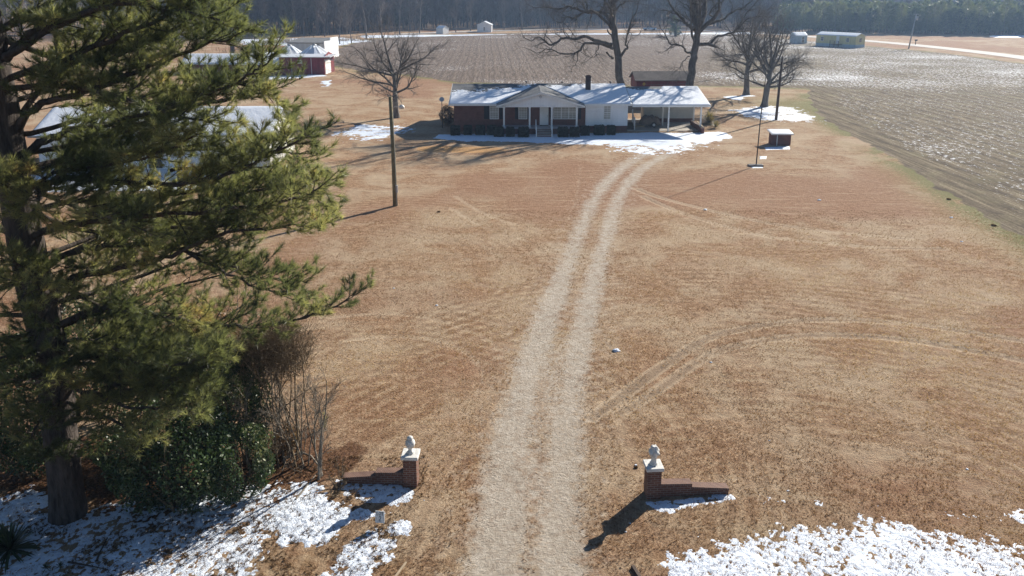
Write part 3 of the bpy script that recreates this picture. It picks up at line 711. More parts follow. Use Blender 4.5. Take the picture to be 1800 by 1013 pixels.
sh = MB(); sh.box(16.7, 18.1, 86.2, 86.38, 2.0, 2.08); sh.box(16.8, 16.86, 86.25, 86.38, 1.7, 2.0); sh.box(17.8, 17.86, 86.25, 86.38, 1.4, 2.0); sh.box(17.2, 18.1, 86.25, 86.39, 1.9, 1.97)
HP(sh.build('wall_shelf', M['dark_wood'], hp))
bw = MB(); bw.box(19.82, 20.12, 79.4, 84.6, 0, .58); HP(bw.build('low_wall', M['house_brick'], hp))
HP(MB().box(12.3, 20.5, 80.9, 88.9, -.02, .05).build('carport_slab', M['concrete'], hp))
ss = MB()
for i in range(4): ss.box(12.22, 13.1, 81.6+.3*i, 81.9+.3*i-.002, .05, .2+.15*i)
HP(ss.build('side_steps', M['dark_wood'], hp))
sr = MB()
for k in range(3): sr.poly([(13.12, 81.5, .25+.35*k), (13.12, 81.5, .4+.35*k), (13.12, 83.2, 1.1+.35*k), (13.12, 83.2, .95+.35*k)], (.05, 0, 0))
for yy in (81.5, 83.2): sr.box(13.10, 13.19, yy-.045, yy+.045, .05, 2.0 if yy > 82 else 1.4)
HP(sr.build('side_rail', M['white_paint'], hp))

# trailer under the tarpaulin
tr = empty('covered_trailer', (15.2, 83.6, .05), 0, 'small two wheeled trailer heaped under a brown tarpaulin in the carport', 'trailer')
mb = bmesh.new(); N = 26
gr = [[None]*14 for _ in range(N)]
for i in range(N):
    for j in range(14):
        u = i/(N-1); v = j/13; e = min(u, 1-u, v, 1-v)
        z = .35+.65*min(1, e*7)**.6*(.75+.45*math.sin(u*2.6+.5))+.10*math.sin(u*19+v*5)*min(1, e*8)+.08*math.sin(v*13)*min(1, e*8)
        gr[i][j] = mb.verts.new((-1.15+2.3*u, -.7+1.4*v, z if e > 0 else .28+.06*math.sin(u*30+v*20)))
for i in range(N-1):
    for j in range(13): mb.faces.new((gr[i][j], gr[i+1][j], gr[i+1][j+1], gr[i][j+1])).smooth = True
me = bpy.data.meshes.new('tarpaulin'); mb.to_mesh(me); mb.free(); link('tarpaulin', me, M['tarp'], tr)
MB().box(-1.1, 1.1, -.65, .65, .27, .34).box(-1.9, -1.1, -.04, .04, .25, .31).build('frame', M['dark_metal'], tr)
for yy in (-.76, .76):
    w_ = MB(); w_.tube([(.25, yy-.08, .3), (.25, yy+.08, .3)], .3, 18).build('wheel', M['rubber'], tr).data
    r_ = MB(); r_.tube([(.25, yy-.09, .3), (.25, yy+.09, .3)], .15, 14).build('rim', M['grey_metal'], tr)
bx = empty('cardboard_bale', (14.0, 83.2, .05), 0, 'low pale bundle of boards lying left of the covered trailer', 'boards')
MB().box(-.55, .5, -.2, .2, 0, .1, Matrix.Rotation(.2, 3, 'Z')).build('board', M['pale_wood'], bx)
MB().box(-.45, .55, -.1, .22, .102, .17, Matrix.Rotation(-.1, 3, 'Z')).build('board', M['pale_wood'], bx)
o = MB(); o.poly([(20.0, 79.7, .6), (20.14, 79.7, .6), (20.14, 82.5, .75), (20.0, 82.5, .75)], (0, 0, .05)); o = o.build('plank', M['pale_wood'])
tag(o, 'weathered plank lying along the low carport brick wall', 'plank')
sp_ = empty('scrap_boards', (18.6, 80.3, .06), .4, 'thin dark boards lying in the sunlit carport mouth', 'boards')
for k in range(3): MB().box(-1.1, 1.0, -.05, .05, .01+.035*k, .04+.035*k, Matrix.Rotation(.35*k-.3, 3, 'Z')).build('board', M['dark_wood'], sp_)

# leaf clouds ---------------------------------------------------------------
def leaf_quads(C, size, rng_, up=.3, asp=.5):
    n = len(C); a = rng_.normal(size=(n, 3)); a[:, 2] = a[:, 2]*.6+up; a /= np.linalg.norm(a, axis=1, keepdims=True)
    b = rng_.normal(size=(n, 3)); u = np.cross(a, b); u /= np.linalg.norm(u, axis=1, keepdims=True)+1e-9; v = np.cross(a, u)
    s = size*(.6+.8*rng_.random((n, 1)))
    V = np.stack([C-u*s, C+v*s*asp, C+u*s, C-v*s*asp], 1).reshape(-1, 3)
    return V, np.arange(n*4).reshape(-1, 4)
def leaf_mesh(name, C, size, m, parent=None, up=.3, asp=.5, bias=None, seed=1):
    r = np.random.default_rng(seed); V, F = leaf_quads(np.asarray(C), size, r, up, asp)
    a = r.random(len(C)) if bias is None else np.clip(bias+(r.random(len(C))-.5)*.5, 0, 1)
    return link(name, np_mesh(name, V, [F], {'rnd': np.repeat(a, 4)}), M[m], parent)

def boxwood_cloud(w_, d_, h_, seed):
    r = np.random.default_rng(seed); n = 1500
    p = r.random((n, 3))*2-1; ax = r.integers(0, 3, n); s = np.sign(r.random(n)-.5)
    p[np.arange(n), ax] = s*(1-.12*r.random(n)); p = p*np.array([w_/2, d_/2, h_/2]); p[:, 2] += h_/2
    rad = 1-.14*np.clip(np.abs(p[:, 0]/(w_/2))**6+np.abs(p[:, 1]/(d_/2))**6+np.clip(p[:, 2]/h_, 0, 1)**6-1, 0, 2)
    p[:, :2] *= rad[:, None]; p[:, 2] = np.maximum(p[:, 2], .02)
    return p+r.normal(size=p.shape)*.025
BOX = [(800, 239, .95), (822, 238.5, .85), (844, 238.5, .95), (864, 238.5, .9), (877, 241.5, .95), (897, 241.5, .85), (920.5, 242, 1.1), (990, 242, 1.05), (1010.5, 242, .95), (1029, 239.5, .9), (1054, 238.5, 1.05), (1075, 238.5, .85)]
BL = ['clipped dark shrub at the left corner of the brick house, first of the row', 'clipped dark shrub second from the left corner of the brick house', 'clipped dark shrub third from the left house corner, under blank brick wall',
      'clipped dark shrub set back below the left shuttered window', 'clipped dark shrub standing forward beside the first porch post', 'clipped dark shrub before the porch between first and second post', 'largest clipped dark shrub left of the porch steps',
      'clipped dark shrub directly right of the porch steps', 'clipped dark shrub second right of the porch steps', 'clipped dark shrub at the joint of brick and white wall', 'wide clipped dark shrub under the white wing window', 'clipped dark shrub near the right end of the white wing']
protos = []
for k in range(3):
    t = empty('clipped_shrub', (0, 0, 0)); t['_p'] = 1
    C = boxwood_cloud(1, 1, 1, 50+k)
    leaf_mesh('foliage', C, .06, 'boxwood', t, seed=k)
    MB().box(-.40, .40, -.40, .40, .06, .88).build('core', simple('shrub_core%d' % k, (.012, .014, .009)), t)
    MB().tube([(0, 0, -.05), (0, 0, .3)], .04, 6).build('stem', M['brown_twig'], t)
    protos.append(t)
for i, (px, py, s) in enumerate(BOX):
    o = protos[i] if i < 3 else copy_tree(protos[i % 3])
    if '_p' in o: del o['_p']
    c = at(px, py); o.location = (c.x, c.y+.5, 0); o.rotation_euler.z = (i*1.57) % 6.28; o.scale = (s, s, .95)
    tag(o, BL[i], 'shrub', 'clipped shrubs along the house front')
protos = []

# ------------------------------------------------------------------ gate pillars
def gate_pillar(base, wall_end, rot, label, art, side):
    c = Vector(base); t = empty('gate_pillar', c, rot, label, 'gate pillar')
    hw = .2
    MB().box(-hw, hw, -hw, hw, -.05, .93).build('brick_shaft', M['brick'], t)
    MB().box(-hw-.055, hw+.055, -hw-.055, hw+.055, .931, 1.03).build('cap', M['cast_stone'], t, .012)
    # stepped wing wall, running away from the drive
    L = wall_end; f = MB()
    a, b = hw+.001, hw+.001+L*.46; e = hw+L
    y0, y1 = -.11, .12
    def seg(xa, xb, z0, z1):
        f.poly([(side*xa, y0, -.05), (side*xb, y0, -.05), (side*xb, y0, z1-.07), (side*xa, y0, z0-.07)], (0, y1-y0, 0))
        cp.poly([(side*xa, y0-.015, z0-.069), (side*xb, y0-.015, z1-.069), (side*xb, y0-.015, z1), (side*xa, y0-.015, z0)], (0, y1-y0+.03, 0))
    cp = MB()
    seg(a, b-.001, .44, .41); seg(b+.001, e, .30, .20)
    f.build('wing_wall', M['brick'], t); o = cp.build('wall_coping', brick_mat('coping_brick', (.22, .12, .09), (.14, .07, .055), (.24, .20, .16), 1., .066, 7.), t)
    if art == 0:
        prof = [(.10, 1.031), (.115, 1.06), (.075, 1.10), (.055, 1.15), (.06, 1.19), (.10, 1.235), (.135, 1.30), (.142, 1.36), (.13, 1.42), (.10, 1.47), (.075, 1.49), (.09, 1.515), (.085, 1.55), (.04, 1.585), (.01, 1.595)]
        wob = lambda u, z: (.07*math.sin(u*2*math.pi*9+z*60) if 1.2 < z < 1.5 else .04*math.sin(u*2*math.pi*6))
    else:
        prof = [(.11, 1.031), (.12, 1.07), (.085, 1.11), (.07, 1.17), (.075, 1.24), (.095, 1.29), (.12, 1.34), (.15, 1.40), (.155, 1.45), (.13, 1.50), (.085, 1.55), (.095, 1.58), (.07, 1.62), (.06, 1.625)]
        wob = lambda u, z: (.20*math.sin(u*2*math.pi*4+z*30)*(1 if z > 1.3 else .3)+.08*math.sin(u*2*math.pi*7+z*90))
    MB().lathe(prof, 0, 0, 36, wob).build('urn_finial', M['cast_stone'], t)
    return t
pl = at(722, 857); gate_pillar((pl.x, pl.y+.2, 0), 1.85, R(-3), 'left brick gate pillar with smooth pale urn and stepped wing wall', 0, -1)
prr = at(1148, 878); gate_pillar((prr.x, prr.y+.2, 0), 2.05, R(4), 'right brick gate pillar with rough carved urn and stepped wing wall', 1, 1)

# lot sign ------------------------------------------------------------------
c = at(668, 927, 0)
ls = empty('lot_sign', (c.x, c.y, 0), R(-8), 'small white card sign reading LOT 2 on thin wire legs in the snow', 'sign')
MB().box(-.13, .13, -.006, .006, .14, .47, Matrix.Rotation(R(-12), 3, 'X'), (0, 0, .14)).build('board', M['white_paint'], ls)
lm = MB()
for xx in (-.10, .10): lm.tube([(xx, .012, -.1), (xx, .012, .3)], .004, 6)
lm.build('wire_leg', M['grey_metal'], ls)
ink = simple('black_ink', (.015, .015, .02), .6, .1); tx = MB()
def strokes(lines, w_=.011):
    for ln in lines:
        pts = [Matrix.Rotation(R(-12), 3, 'X') @ Vector((x, -.008, z)) + Vector((0, 0, .14)) for x, z in ln]
        tx.tube(pts, w_*.62, 6)
strokes([[(-.085, .30), (-.085, .215), (-.045, .215)]])
strokes([[(.0+.027*math.cos(a), .257+.042*math.sin(a)) for a in [k*math.pi/6 for k in range(13)]]])
strokes([[(.04, .30), (.095, .30)], [(.068, .30), (.068, .215)]])
strokes([[(-.03, .145), (-.022, .172), (.005, .182), (.032, .165), (.028, .135), (-.005, .09), (-.032, .055), (.04, .055)]], .013)
tx.build('lettering', ink, ls)

# bits on the ground
def plank(name, a, b, w_, h_, m, label, cat):
    a = Vector(a); b = Vector(b); d_ = b-a; L = d_.length
    o = MB().box(0, L, -w_/2, w_/2, -.01, h_).build(name, M[m], None, .006); o.location = a; o.rotation_euler = (0, 0, math.atan2(d_.y, d_.x)); return tag(o, label, cat)
plank('stake', at(690, 1022), at(714, 990), .05, .05, 'pale_wood', 'pale wooden stake lying in the grass at the bottom left of the drive', 'stake')
plank('timber_block', at(1112, 998), at(1126, 1020), .09, .08, 'dark_wood', 'short grey timber block at the bottom edge right of the drive', 'timber')
def stick(pts, r, label, name='fallen_branch', m='pine_bark'):
    P = [Vector(p) for p in pts]; v, f = tubes([(np.array([tuple(p) for p in P]), np.linspace(r, r*.4, len(P)), 5)])
    return tag(link(name, np_mesh(name, v, f, None, True), M[m]), label, 'branch')
A = lambda x, y, h=.03: at(x, y)+Vector((0, 0, h))
stick([A(170, 988), A(176, 975, .06), A(182, 962, .04), A(190, 950, .09)], .03, 'short crooked fallen branch on the shaded snow below the pine')
stick([A(120, 990), A(150, 996, .05), A(190, 1004, .04)], .03, 'flat dark fallen branch at the bottom left corner snow')
stick([A(505, 812, .15), A(530, 806, .22), A(548, 812, .2), A(562, 826, .1)], .05, 'thick white weathered limb lying at the foot of the bare sapling', 'fallen_branch', 'sapling_bark')
stick([A(380, 815), A(430, 800, .4), A(475, 770, .9), A(500, 750, 1.2)], .03, 'thin grey branch leaning across the bushes near the saplings')
stick([A(520, 880), A(545, 850, .05), A(560, 835, .1)], .03, 'pale bark sliver lying on snow below the saplings', 'fallen_branch', 'sapling_bark')

# ------------------------------------------------------------------ poles
c = at(695, 362)
lp = empty('light_pole', (c.x, c.y, 0), 0, 'olive wooden yard light pole left of the brick house', 'pole')
MB().tube([(0, 0, -.3), (.0, 0, 3.5), (-.06, .02, 7.55)], [.17, .145, .11], 14).build('pole', M['wood_pole'], lp)
a = MB(); a.tube([(-.03, 0, 6.75), (.25, -.1, 6.88), (.62, -.2, 6.9)], .025, 8).build('lamp_arm', M['grey_metal'], lp)
b = MB(); b.lathe([(.05, -.18), (.17, -.14), (.2, -.04), (.16, .05), (.05, .12), (.02, .13)], .72, -.22, 14); o = b.build('lamp_head', simple('lamp_grey', (.62, .60, .56), .4, .1), lp); o.location = (0, 0, 6.92)
MB().box(.10, .24, -.24, -.10, 1.0, 1.5).build('meter_box', M['grey_metal'], lp)
MB().tube([(.12, -.12, 0), (.11, -.12, 6.6)], .014, 6).build('conduit', M['grey_metal'], lp)
c = at(1364, 211)
up = empty('utility_pole', (c.x, c.y, 0), 0, 'dark wooden utility pole standing in snow right of the carport', 'pole')
TOP2 = Vector((c.x+.12, c.y, 7.2))
MB().tube([(0, 0, -.3), (.05, 0, 3.6), (.12, 0, 7.3)], [.17, .14, .11], 12).build('pole', M['dark_wood'], up)
MB().box(-.05, .3, -.06, .06, 6.7, 6.85).build('bracket', M['grey_metal'], up)
p0 = Vector((14.2, 84.2, 4.55)); pts = []
for k in range(25):
    t = k/24; q = p0.lerp(TOP2, t); q.z -= 1.1*math.sin(math.pi*t)*.9; pts.append(tuple(q))
v, f = tubes([(np.array(pts), np.full(25, .02), 5)])
tag(link('service_wire', np_mesh('service_wire', v, f), M['dark_metal']), 'thin service wire sagging from the utility pole to the carport roof', 'wire')
c = at(1329, 292)
mt = empty('thin_mast', (c.x, c.y, 0), 0, 'very thin dark antenna mast on a small base plate in the right lawn', 'mast')
MB().tube([(0, 0, 0), (.05, 0, 4), (.22, .05, 7.6)], [.055, .045, .03], 8).build('mast', M['dark_metal'], mt)
MB().box(-.65, .55, -.28, .28, .0, .12).build('base_plate', M['dark_metal'], mt)
c = at(1597, 86)
up3 = empty('roadside_pole', (c.x, c.y, 0), 0, 'distant slightly leaning roadside pole with transformer before the pines', 'pole')
MB().tube([(0, 0, -.3), (.9, 0, 9.0)], [.2, .13], 8).build('pole', M['grey_metal'], up3)
MB().tube([(1.15, -.1, 7.4), (1.2, -.1, 8.4)], .28, 10).build('transformer', M['grey_metal'], up3)
MB().box(.2, 1.6, -.06, .06, 8.9, 9.02).build('crossarm', M['grey_metal'], up3)
c = at(1609, 79)
mb_ = empty('mailbox', (c.x, c.y, 0), 0, 'tiny dark mailbox on a post beyond the road at right', 'mailbox')
MB().box(-.08, .08, -.08, .08, 0, 1.1).build('post', M['dark_wood'], mb_)
MB().box(-.3, .45, -.15, .15, 1.1, 1.5).build('box', M['dark_metal'], mb_, .05)
sd_ = empty('dish_post', (-7.6, 83.0, 0), 0, 'small dish on a thin post by the left corner of the brick house', 'dish')
MB().tube([(0, 0, 0), (0, 0, 2.9)], .04, 8).build('post', M['dark_metal'], sd_)
MB().tube([(0, -.06, 3.1), (0, -.12, 3.13)], [.2, .27], 14).build('dish', M['grey_metal'], sd_)

# pump house ----------------------------------------------------------------
ph = empty('pump_house', (26.0, 73.5, 0), R(-2), 'tiny red brick pump house with a flat snowy lid on the right lawn', 'pump house')
MB().box(-.88, .88, -.6, .6, 0, 1.05).build('wall', M['house_brick'], ph)
MB().poly([(-1.05, -.8, 1.06), (-1.05, .8, 1.24), (-1.05, .8, 1.36), (-1.05, -.8, 1.18)], (2.1, 0, 0)).build('roof', M['white_paint'], ph)
roof_cover(ph, -1.03, 1.03, (-.79, 1.182), (.79, 1.362), lambda X, T: .6+0*X, .08, .03, 31)
MB().tube([(-.45, -.66, 0), (-.45, -.66, 1.0)], .045, 8).build('downpipe', M['white_paint'], ph)

# ------------------------------------------------------------------ other buildings
def hut(name, loc, rz, L, W, hw, hr, wm, rm, label, cat, snow=1., ov=.25, gable_m=None, ridge='x', wins=(), extra=None, cover=True):
    t = empty(name, loc, rz, label, cat)
    b = MB(); b.box(-L/2, L/2, -W/2, W/2, 0, hw)
    for xx in (-L/2, L/2-.1): b.poly([(xx, -W/2+.01, hw), (xx, W/2-.01, hw), (xx, 0, hr-.14)], (.1, 0, 0))
    b.build('wall', M[wm], t)
    gable_roof('roof', t, -L/2-ov, L/2+ov, -W/2-ov, 0, W/2+ov, hw-.02, hr, M[rm], .1)
    if cover:
        for s_ in (-1, 1):
            roof_cover(t, -L/2-ov+.03, L/2+ov-.03, (s_*(W/2+ov-.02), hw-.02), (0, hr), lambda X, T: snow-.3+0*X, .25, .06, int(abs(loc[0]))+s_+3)
    for x0, x1, z0, z1 in wins: window(t, x0, x1, z0, z1, -W/2, 1, 2, None, 'glass')
    return t
# white house behind the pine
lh = hut('white_house', (-29.8, 66.6, 0), R(1.5), 19, 8, 2.9, 4.7, 'white_siding', 'shingle', 'long white house with snow covered roof, seen through the big pine', 'house', 1.1, .45)
window(lh, -7, -6, 1.0, 2.3, -4, 1, 4, 2, 'glass'); window(lh, -2.6, -1.6, .9, 2.4, -4, 1, 4, 2, 'glass'); window(lh, 1.5, 2.4, 1.2, 2.3, -4, 1, 4, 2, 'glass'); window(lh, 5, 6, 1.1, 2.3, -4, 1, 4, 2, 'glass')
shutter(lh, -3.1, -2.7, .9, 2.4, -4); shutter(lh, -1.5, -1.1, .9, 2.4, -4); shutter(lh, 1.0, 1.4, 1.2, 2.3, -4)
MB().box(-.6, .5, -4.06, -4.003, .1, 2.2).build('door', M['black_shutter'], lh)
# red barn
bn = empty('red_barn', (-39.6, 143.0, 0), R(-2), 'long low red barn with a snowy lean-to roof on its left half', 'barn')
b = MB(); b.box(-2.2, 6.0, -3.4, 3.4, 0, 3.1); b.poly([(6.0, -3.4, 3.1), (6.0, 0, 3.9), (6.0, 3.4, 3.1)], (-.1, 0, 0))
b.build('wall', M['red_boards'], bn)
MB().box(-20, -2.21, -2.4, 3.4, 0, 1.95).build('lean_to_wall', M['red_dark'], bn)
MB().poly([(-20.4, -3.7, 1.75), (-20.4, 0, 3.35), (-20.4, 0, 3.5), (-20.4, -3.7, 1.9)], (18.2, 0, 0)).poly([(-20.4, 3.7, 1.75), (-20.4, 0, 3.35), (-20.4, 0, 3.5), (-20.4, 3.7, 1.9)], (18.2, 0, 0)).build('lean_to_roof', M['metal_roof'], bn)
roof_cover(bn, -20.3, -2.3, (-3.65, 1.92), (0, 3.5), lambda X, T: .9+0*X, .2, .07, 41)
MB().poly([(-2.3, -3.5, 3.1), (-2.3, 0, 3.32), (-2.3, 3.6, 3.1), (-2.3, 3.6, 3.2), (-2.3, 0, 3.42), (-2.3, -3.5, 3.2)], (9.5, 0, 0)).build('barn_roof', M['metal_roof'], bn)
window(bn, 1.2, 1.9, 2.1, 2.55, -3.4, 1, 1, None, 'blind', .08)
d = MB()
for k in range(2): d.box(6.005, 6.06, -3.0+1.9*k, -1.2+1.9*k, .05, 2.6)
dd = d.build('sliding_door', M['old_white'], bn)
MB().box(6.003, 8.2, -3.4, -3.3, 2.6, 2.7).build('awning_rail', M['metal_roof'], bn)
MB().box(.0, .06, -3.45, -3.402, .05, 3.0).box(3.6, 3.66, -3.45, -3.402, .05, 3.0).build('corner_strip', M['old_white'], bn)
# grain bins
def grain_bin(loc, r, hw, label, seed):
    t = empty('grain_bin', loc, seed, label, 'grain bin', 'grain bins behind the red barn')
    MB().lathe([(r, 0), (r, hw), (r-.01, hw+.01)], 0, 0, 32).build('wall', M['old_white'], t)
    mb = bmesh.new(); n = 48; top = []; bot = []
    for k in range(n):
        a = k*2*math.pi/n; f = .06 if k % 3 == 0 else 0
        bot.append(mb.verts.new(((r+.2)*math.cos(a), (r+.2)*math.sin(a), hw+.0+f))); top.append(mb.verts.new((.35*math.cos(a), .35*math.sin(a), hw+r*.58+f)))
    for k in range(n): mb.faces.new((bot[k], bot[(k+1) % n], top[(k+1) % n], top[k]))
    mb.faces.new(bot); mb.faces.new(top[::-1])
    bmesh.ops.recalc_face_normals(mb, faces=mb.faces)
    me = bpy.data.meshes.new('cone_roof'); mb.to_mesh(me); mb.free(); link('cone_roof', me, M['metal_roof'], t)
    s_ = MB()
    for k in range(0, 16):
        if (k*7+int(seed*10)) % 3 == 0: continue
        a = (k+.5)*2*math.pi/16; a0, a1 = a-.11, a+.11
        P_ = lambda ra, aa, z: (ra*math.cos(aa), ra*math.sin(aa), z)
        s_.poly([P_(r+.1, a0, hw+.07), P_(r+.1, a1, hw+.07), P_(.7, a1, hw+r*.56-.05), P_(.7, a0, hw+r*.56-.05)], (0, 0, .08))
    s_.build('snow_ribs', M['roof_snow'], t)
    MB().lathe([(.42, hw+r*.56), (.42, hw+r*.62), (.05, hw+r*.7)], 0, 0, 16).build('roof_cap', M['grey_metal'], t)
grain_bin((-42.9, 150.5, 0), 2.5, 3.0, 'left conical grain bin peeking over the red barn roof', .3)
grain_bin((-38.0, 150.0, 0), 2.7, 3.0, 'right conical grain bin peeking over the red barn end', .9)
# pale flat-roofed building
wb = empty('white_block_building', (-45.6, 178.5, 0), R(-9), 'pale block building with stepped parapet behind the grain bins', 'building')
MB().box(-4.3, 4.3, -4, 4, 0, 3.6).build('wall', M['old_white'], wb)
MB().box(4.302, 4.55, -4.1, 4.1, 0, 3.9).box(4.302, 4.55, -.5, 4.1, 3.9, 4.5).build('parapet', M['white_siding'], wb)
MB().poly([(-4.5, -4.2, 3.45), (-4.5, 4.2, 4.1), (-4.5, 4.2, 4.25), (-4.5, -4.2, 3.6)], (8.79, 0, 0)).build('roof', M['shingle'], wb)
MB().box(2.2, 3.3, -4.03, -4.002, 2.0, 3.2).build('opening', M['rubber'], wb)
hut('small_white_shed', (-47.5, 150, 0), 0, 3.6, 3, 2.6, 3.3, 'old_white', 'metal_roof', 'small white shed roof behind the snowy barn roof at left', 'shed', 1.)
# red shed behind the carport
rs = hut('red_shed', (19.2, 100.6, 0), R(2), 6.7, 4.0, 3.5, 4.45, 'red_dark', 'old_shingle', 'old red board shed with bare brown roof behind the carport', 'shed', -.2, .25, cover=False)
MB().box(-.16, .16, -.02, .02, -.16, .16, Matrix.Rotation(R(45), 3, 'Y')).build('diamond_plate', simple('yellow_plate', (.55, .33, .03)), rs).location = (-2.4, -2.04, 3.0)
# yellow mobile home
Am, Bm = at(1503, 84.6), at(1447, 81.2); dv = (Bm-Am); ang = math.atan2(dv.y, dv.x)
Lm = 12.; ctr = Am+dv.normalized()*Lm/2+Vector((-dv.normalized().y, dv.normalized().x, 0))*-2.2
mh = hut('mobile_home', (ctr.x, ctr.y, 0), ang+math.pi, Lm, 4.4, 3.1, 3.85, 'yellow_siding', 'metal_roof', 'pale yellow mobile home with snowy roof beside the far road', 'mobile home', 1.0, .12)
MB().box(-Lm/2-.02, Lm/2+.02, -2.22, -2.203, 0, .8).box(Lm/2+.003, Lm/2+.03, -2.2, 2.2, 0, .8).build('skirting', M['blue_siding'], mh)
for x_ in (-4.5, 3.2): window(mh, x_, x_+.8, 1.5, 2.5, -2.2, 1, 2, None, 'glass')
MB().box(.2, 1.1, -2.24, -2.205, .9, 2.9).build('door', M['white_paint'], mh)
dk = MB(); dk.box(-.6, 2.2, -4.0, -2.25, .7, .82)
for x_ in (-.5, .8, 2.1): dk.box(x_-.05, x_+.05, -3.98, -3.88, 0, 1.7)
dk.box(-.6, 2.2, -3.99, -3.93, 1.6, 1.68).box(-.6, 2.2, -3.99, -3.93, 1.2, 1.26); dk.build('deck', M['dark_wood'], mh)
o = MB().box(Lm/2+.003, Lm/2+.04, -.5, .5, 1.5, 2.5).build('window', M['glass'], mh)
c = at(1406, 77)
hut('blue_shed', (c.x, c.y+1.5, 0), R(10), 3.8, 3, 2.3, 3.3, 'blue_siding', 'metal_roof', 'small blue grey shed left of the yellow mobile home', 'shed', .7, .15, wins=((.2, 1.0, .3, 1.9),))
c = at(777, 60)
hut('tiny_white_shed', (c.x, c.y+2, 0), R(-35), 3.2, 3.2, 2.0, 2.9, 'white_siding', 'metal_roof', 'tiny white shed at the far left corner of the ploughed field', 'shed', 1., .1)
c = at(852, 57)
fh = hut('gabled_shed', (c.x, c.y+4, 0), R(88), 7, 5.4, 2.7, 4.0, 'white_siding', 'metal_roof', 'pale blue gabled shed before the far woods, right of the tiny shed', 'shed', .6, .3)
MB().box(-3.56, -3.503, -.2, .3, .6, 1.9).build('door', M['glass'], fh)
# far pickup
c = at(1140, 53.5)
tk = empty('pickup_truck', (c.x, c.y-2, .06), R(3), 'tiny pale blue pickup parked on the far road between the oaks', 'pickup')
bl = simple('blue_paint', (.45, .62, .80), .3, .1, spec=.5)
MB().box(-2.6, 2.6, -.9, .9, .45, 1.05).box(-.9, .9, -.8, .8, 1.05, 1.2).build('body', bl, tk, .08)
MB().poly([(-.95, -.78, 1.05), (1.1, -.78, 1.05), (.6, -.78, 1.7), (-.75, -.78, 1.7)], (0, 1.56, 0)).build('cabin', M['glass'], tk)
for xx in (-1.7, 1.7):
    for yy in (-.82, .82): MB().tube([(xx, yy-.12, .38), (xx, yy+.12, .38)], .38, 14).build('wheel', M['rubber'], tk)

# ------------------------------------------------------------------ bare trees
def wob_line(p, d, L, n, wob, rg, up=0.):
    P = [np.array(p, float)]; d = np.array(d, float); d /= np.linalg.norm(d)
    for i in range(n-1):
        d = d+rg.normal(size=3)*wob; d[2] += up; d /= np.linalg.norm(d); P.append(P[-1]+d*L/(n-1))
    return np.array(P), d
def branch_off(paths, P, r0, r1, rg, lvl, spec):
    """recursively hang side branches on polyline P"""
    if lvl >= len(spec['n']): return
    n = spec['n'][lvl]; Ltot = np.linalg.norm(np.diff(P, axis=0), axis=1).sum()
    n = max(1, int(round(n*rg.uniform(.75, 1.25))))
    for k in range(n):
        t = spec['t0'][lvl]+(1-spec['t0'][lvl])*(k+rg.random())/n; t = min(t, .999)
        s = t*(len(P)-1); i = int(s); f = s-i; q = P[i]*(1-f)+P[i+1]*f
        tan = P[i+1]-P[i]; tan /= np.linalg.norm(tan)+1e-9
        rv_ = rg.normal(size=3); rv_ -= tan*rv_.dot(tan); rv_ /= np.linalg.norm(rv_)
        a = rg.uniform(*spec['ang'][lvl]); d = tan*math.cos(a)+rv_*math.sin(a); d[2] += spec['up'][lvl]
        L = spec['len'][lvl]*rg.uniform(.6, 1.25)*(1-.45*t*spec.get('tap', 1)); r = min((r0+(r1-r0)*t)*.62, spec['rad'][lvl]*rg.uniform(.8, 1.2))
        Q, _ = wob_line(q, d, L, spec['pts'][lvl], spec['wob'][lvl], rg, spec['up'][lvl]*.12)
        re = max(r*.25, .004); paths.append((Q, np.linspace(r, re, len(Q)), spec['sides'][lvl]))
        branch_off(paths, Q, r, re, rg, lvl+1, spec)
def split_thick(paths, thr):
    return [p for p in paths if p[1][0] >= thr], [p for p in paths if p[1][0] < thr]
def tree_obj(name, loc, label, trunk_paths, twig_paths, m, group=None, cat='tree', mt=None):
    t = empty(name, loc, 0, label, cat, group)
    v, f = tubes(trunk_paths); link('trunk', np_mesh('trunk', v, f, None, True), M[m], t)
    v, f = tubes(twig_paths); link('branches', np_mesh('branches', v, f, None, False), M[mt or m], t)
    return t
SPEC = dict(n=[9, 8, 6], t0=[.2, .15, .2], ang=[(.5, 1.0), (.45, .95), (.4, 1.0)], up=[.12, .12, .05], len=[2.6, 1.3, .65],
            rad=[.06, .022, .010], pts=[6, 4, 3], wob=[.16, .15, .15], sides=[5, 3, 3])
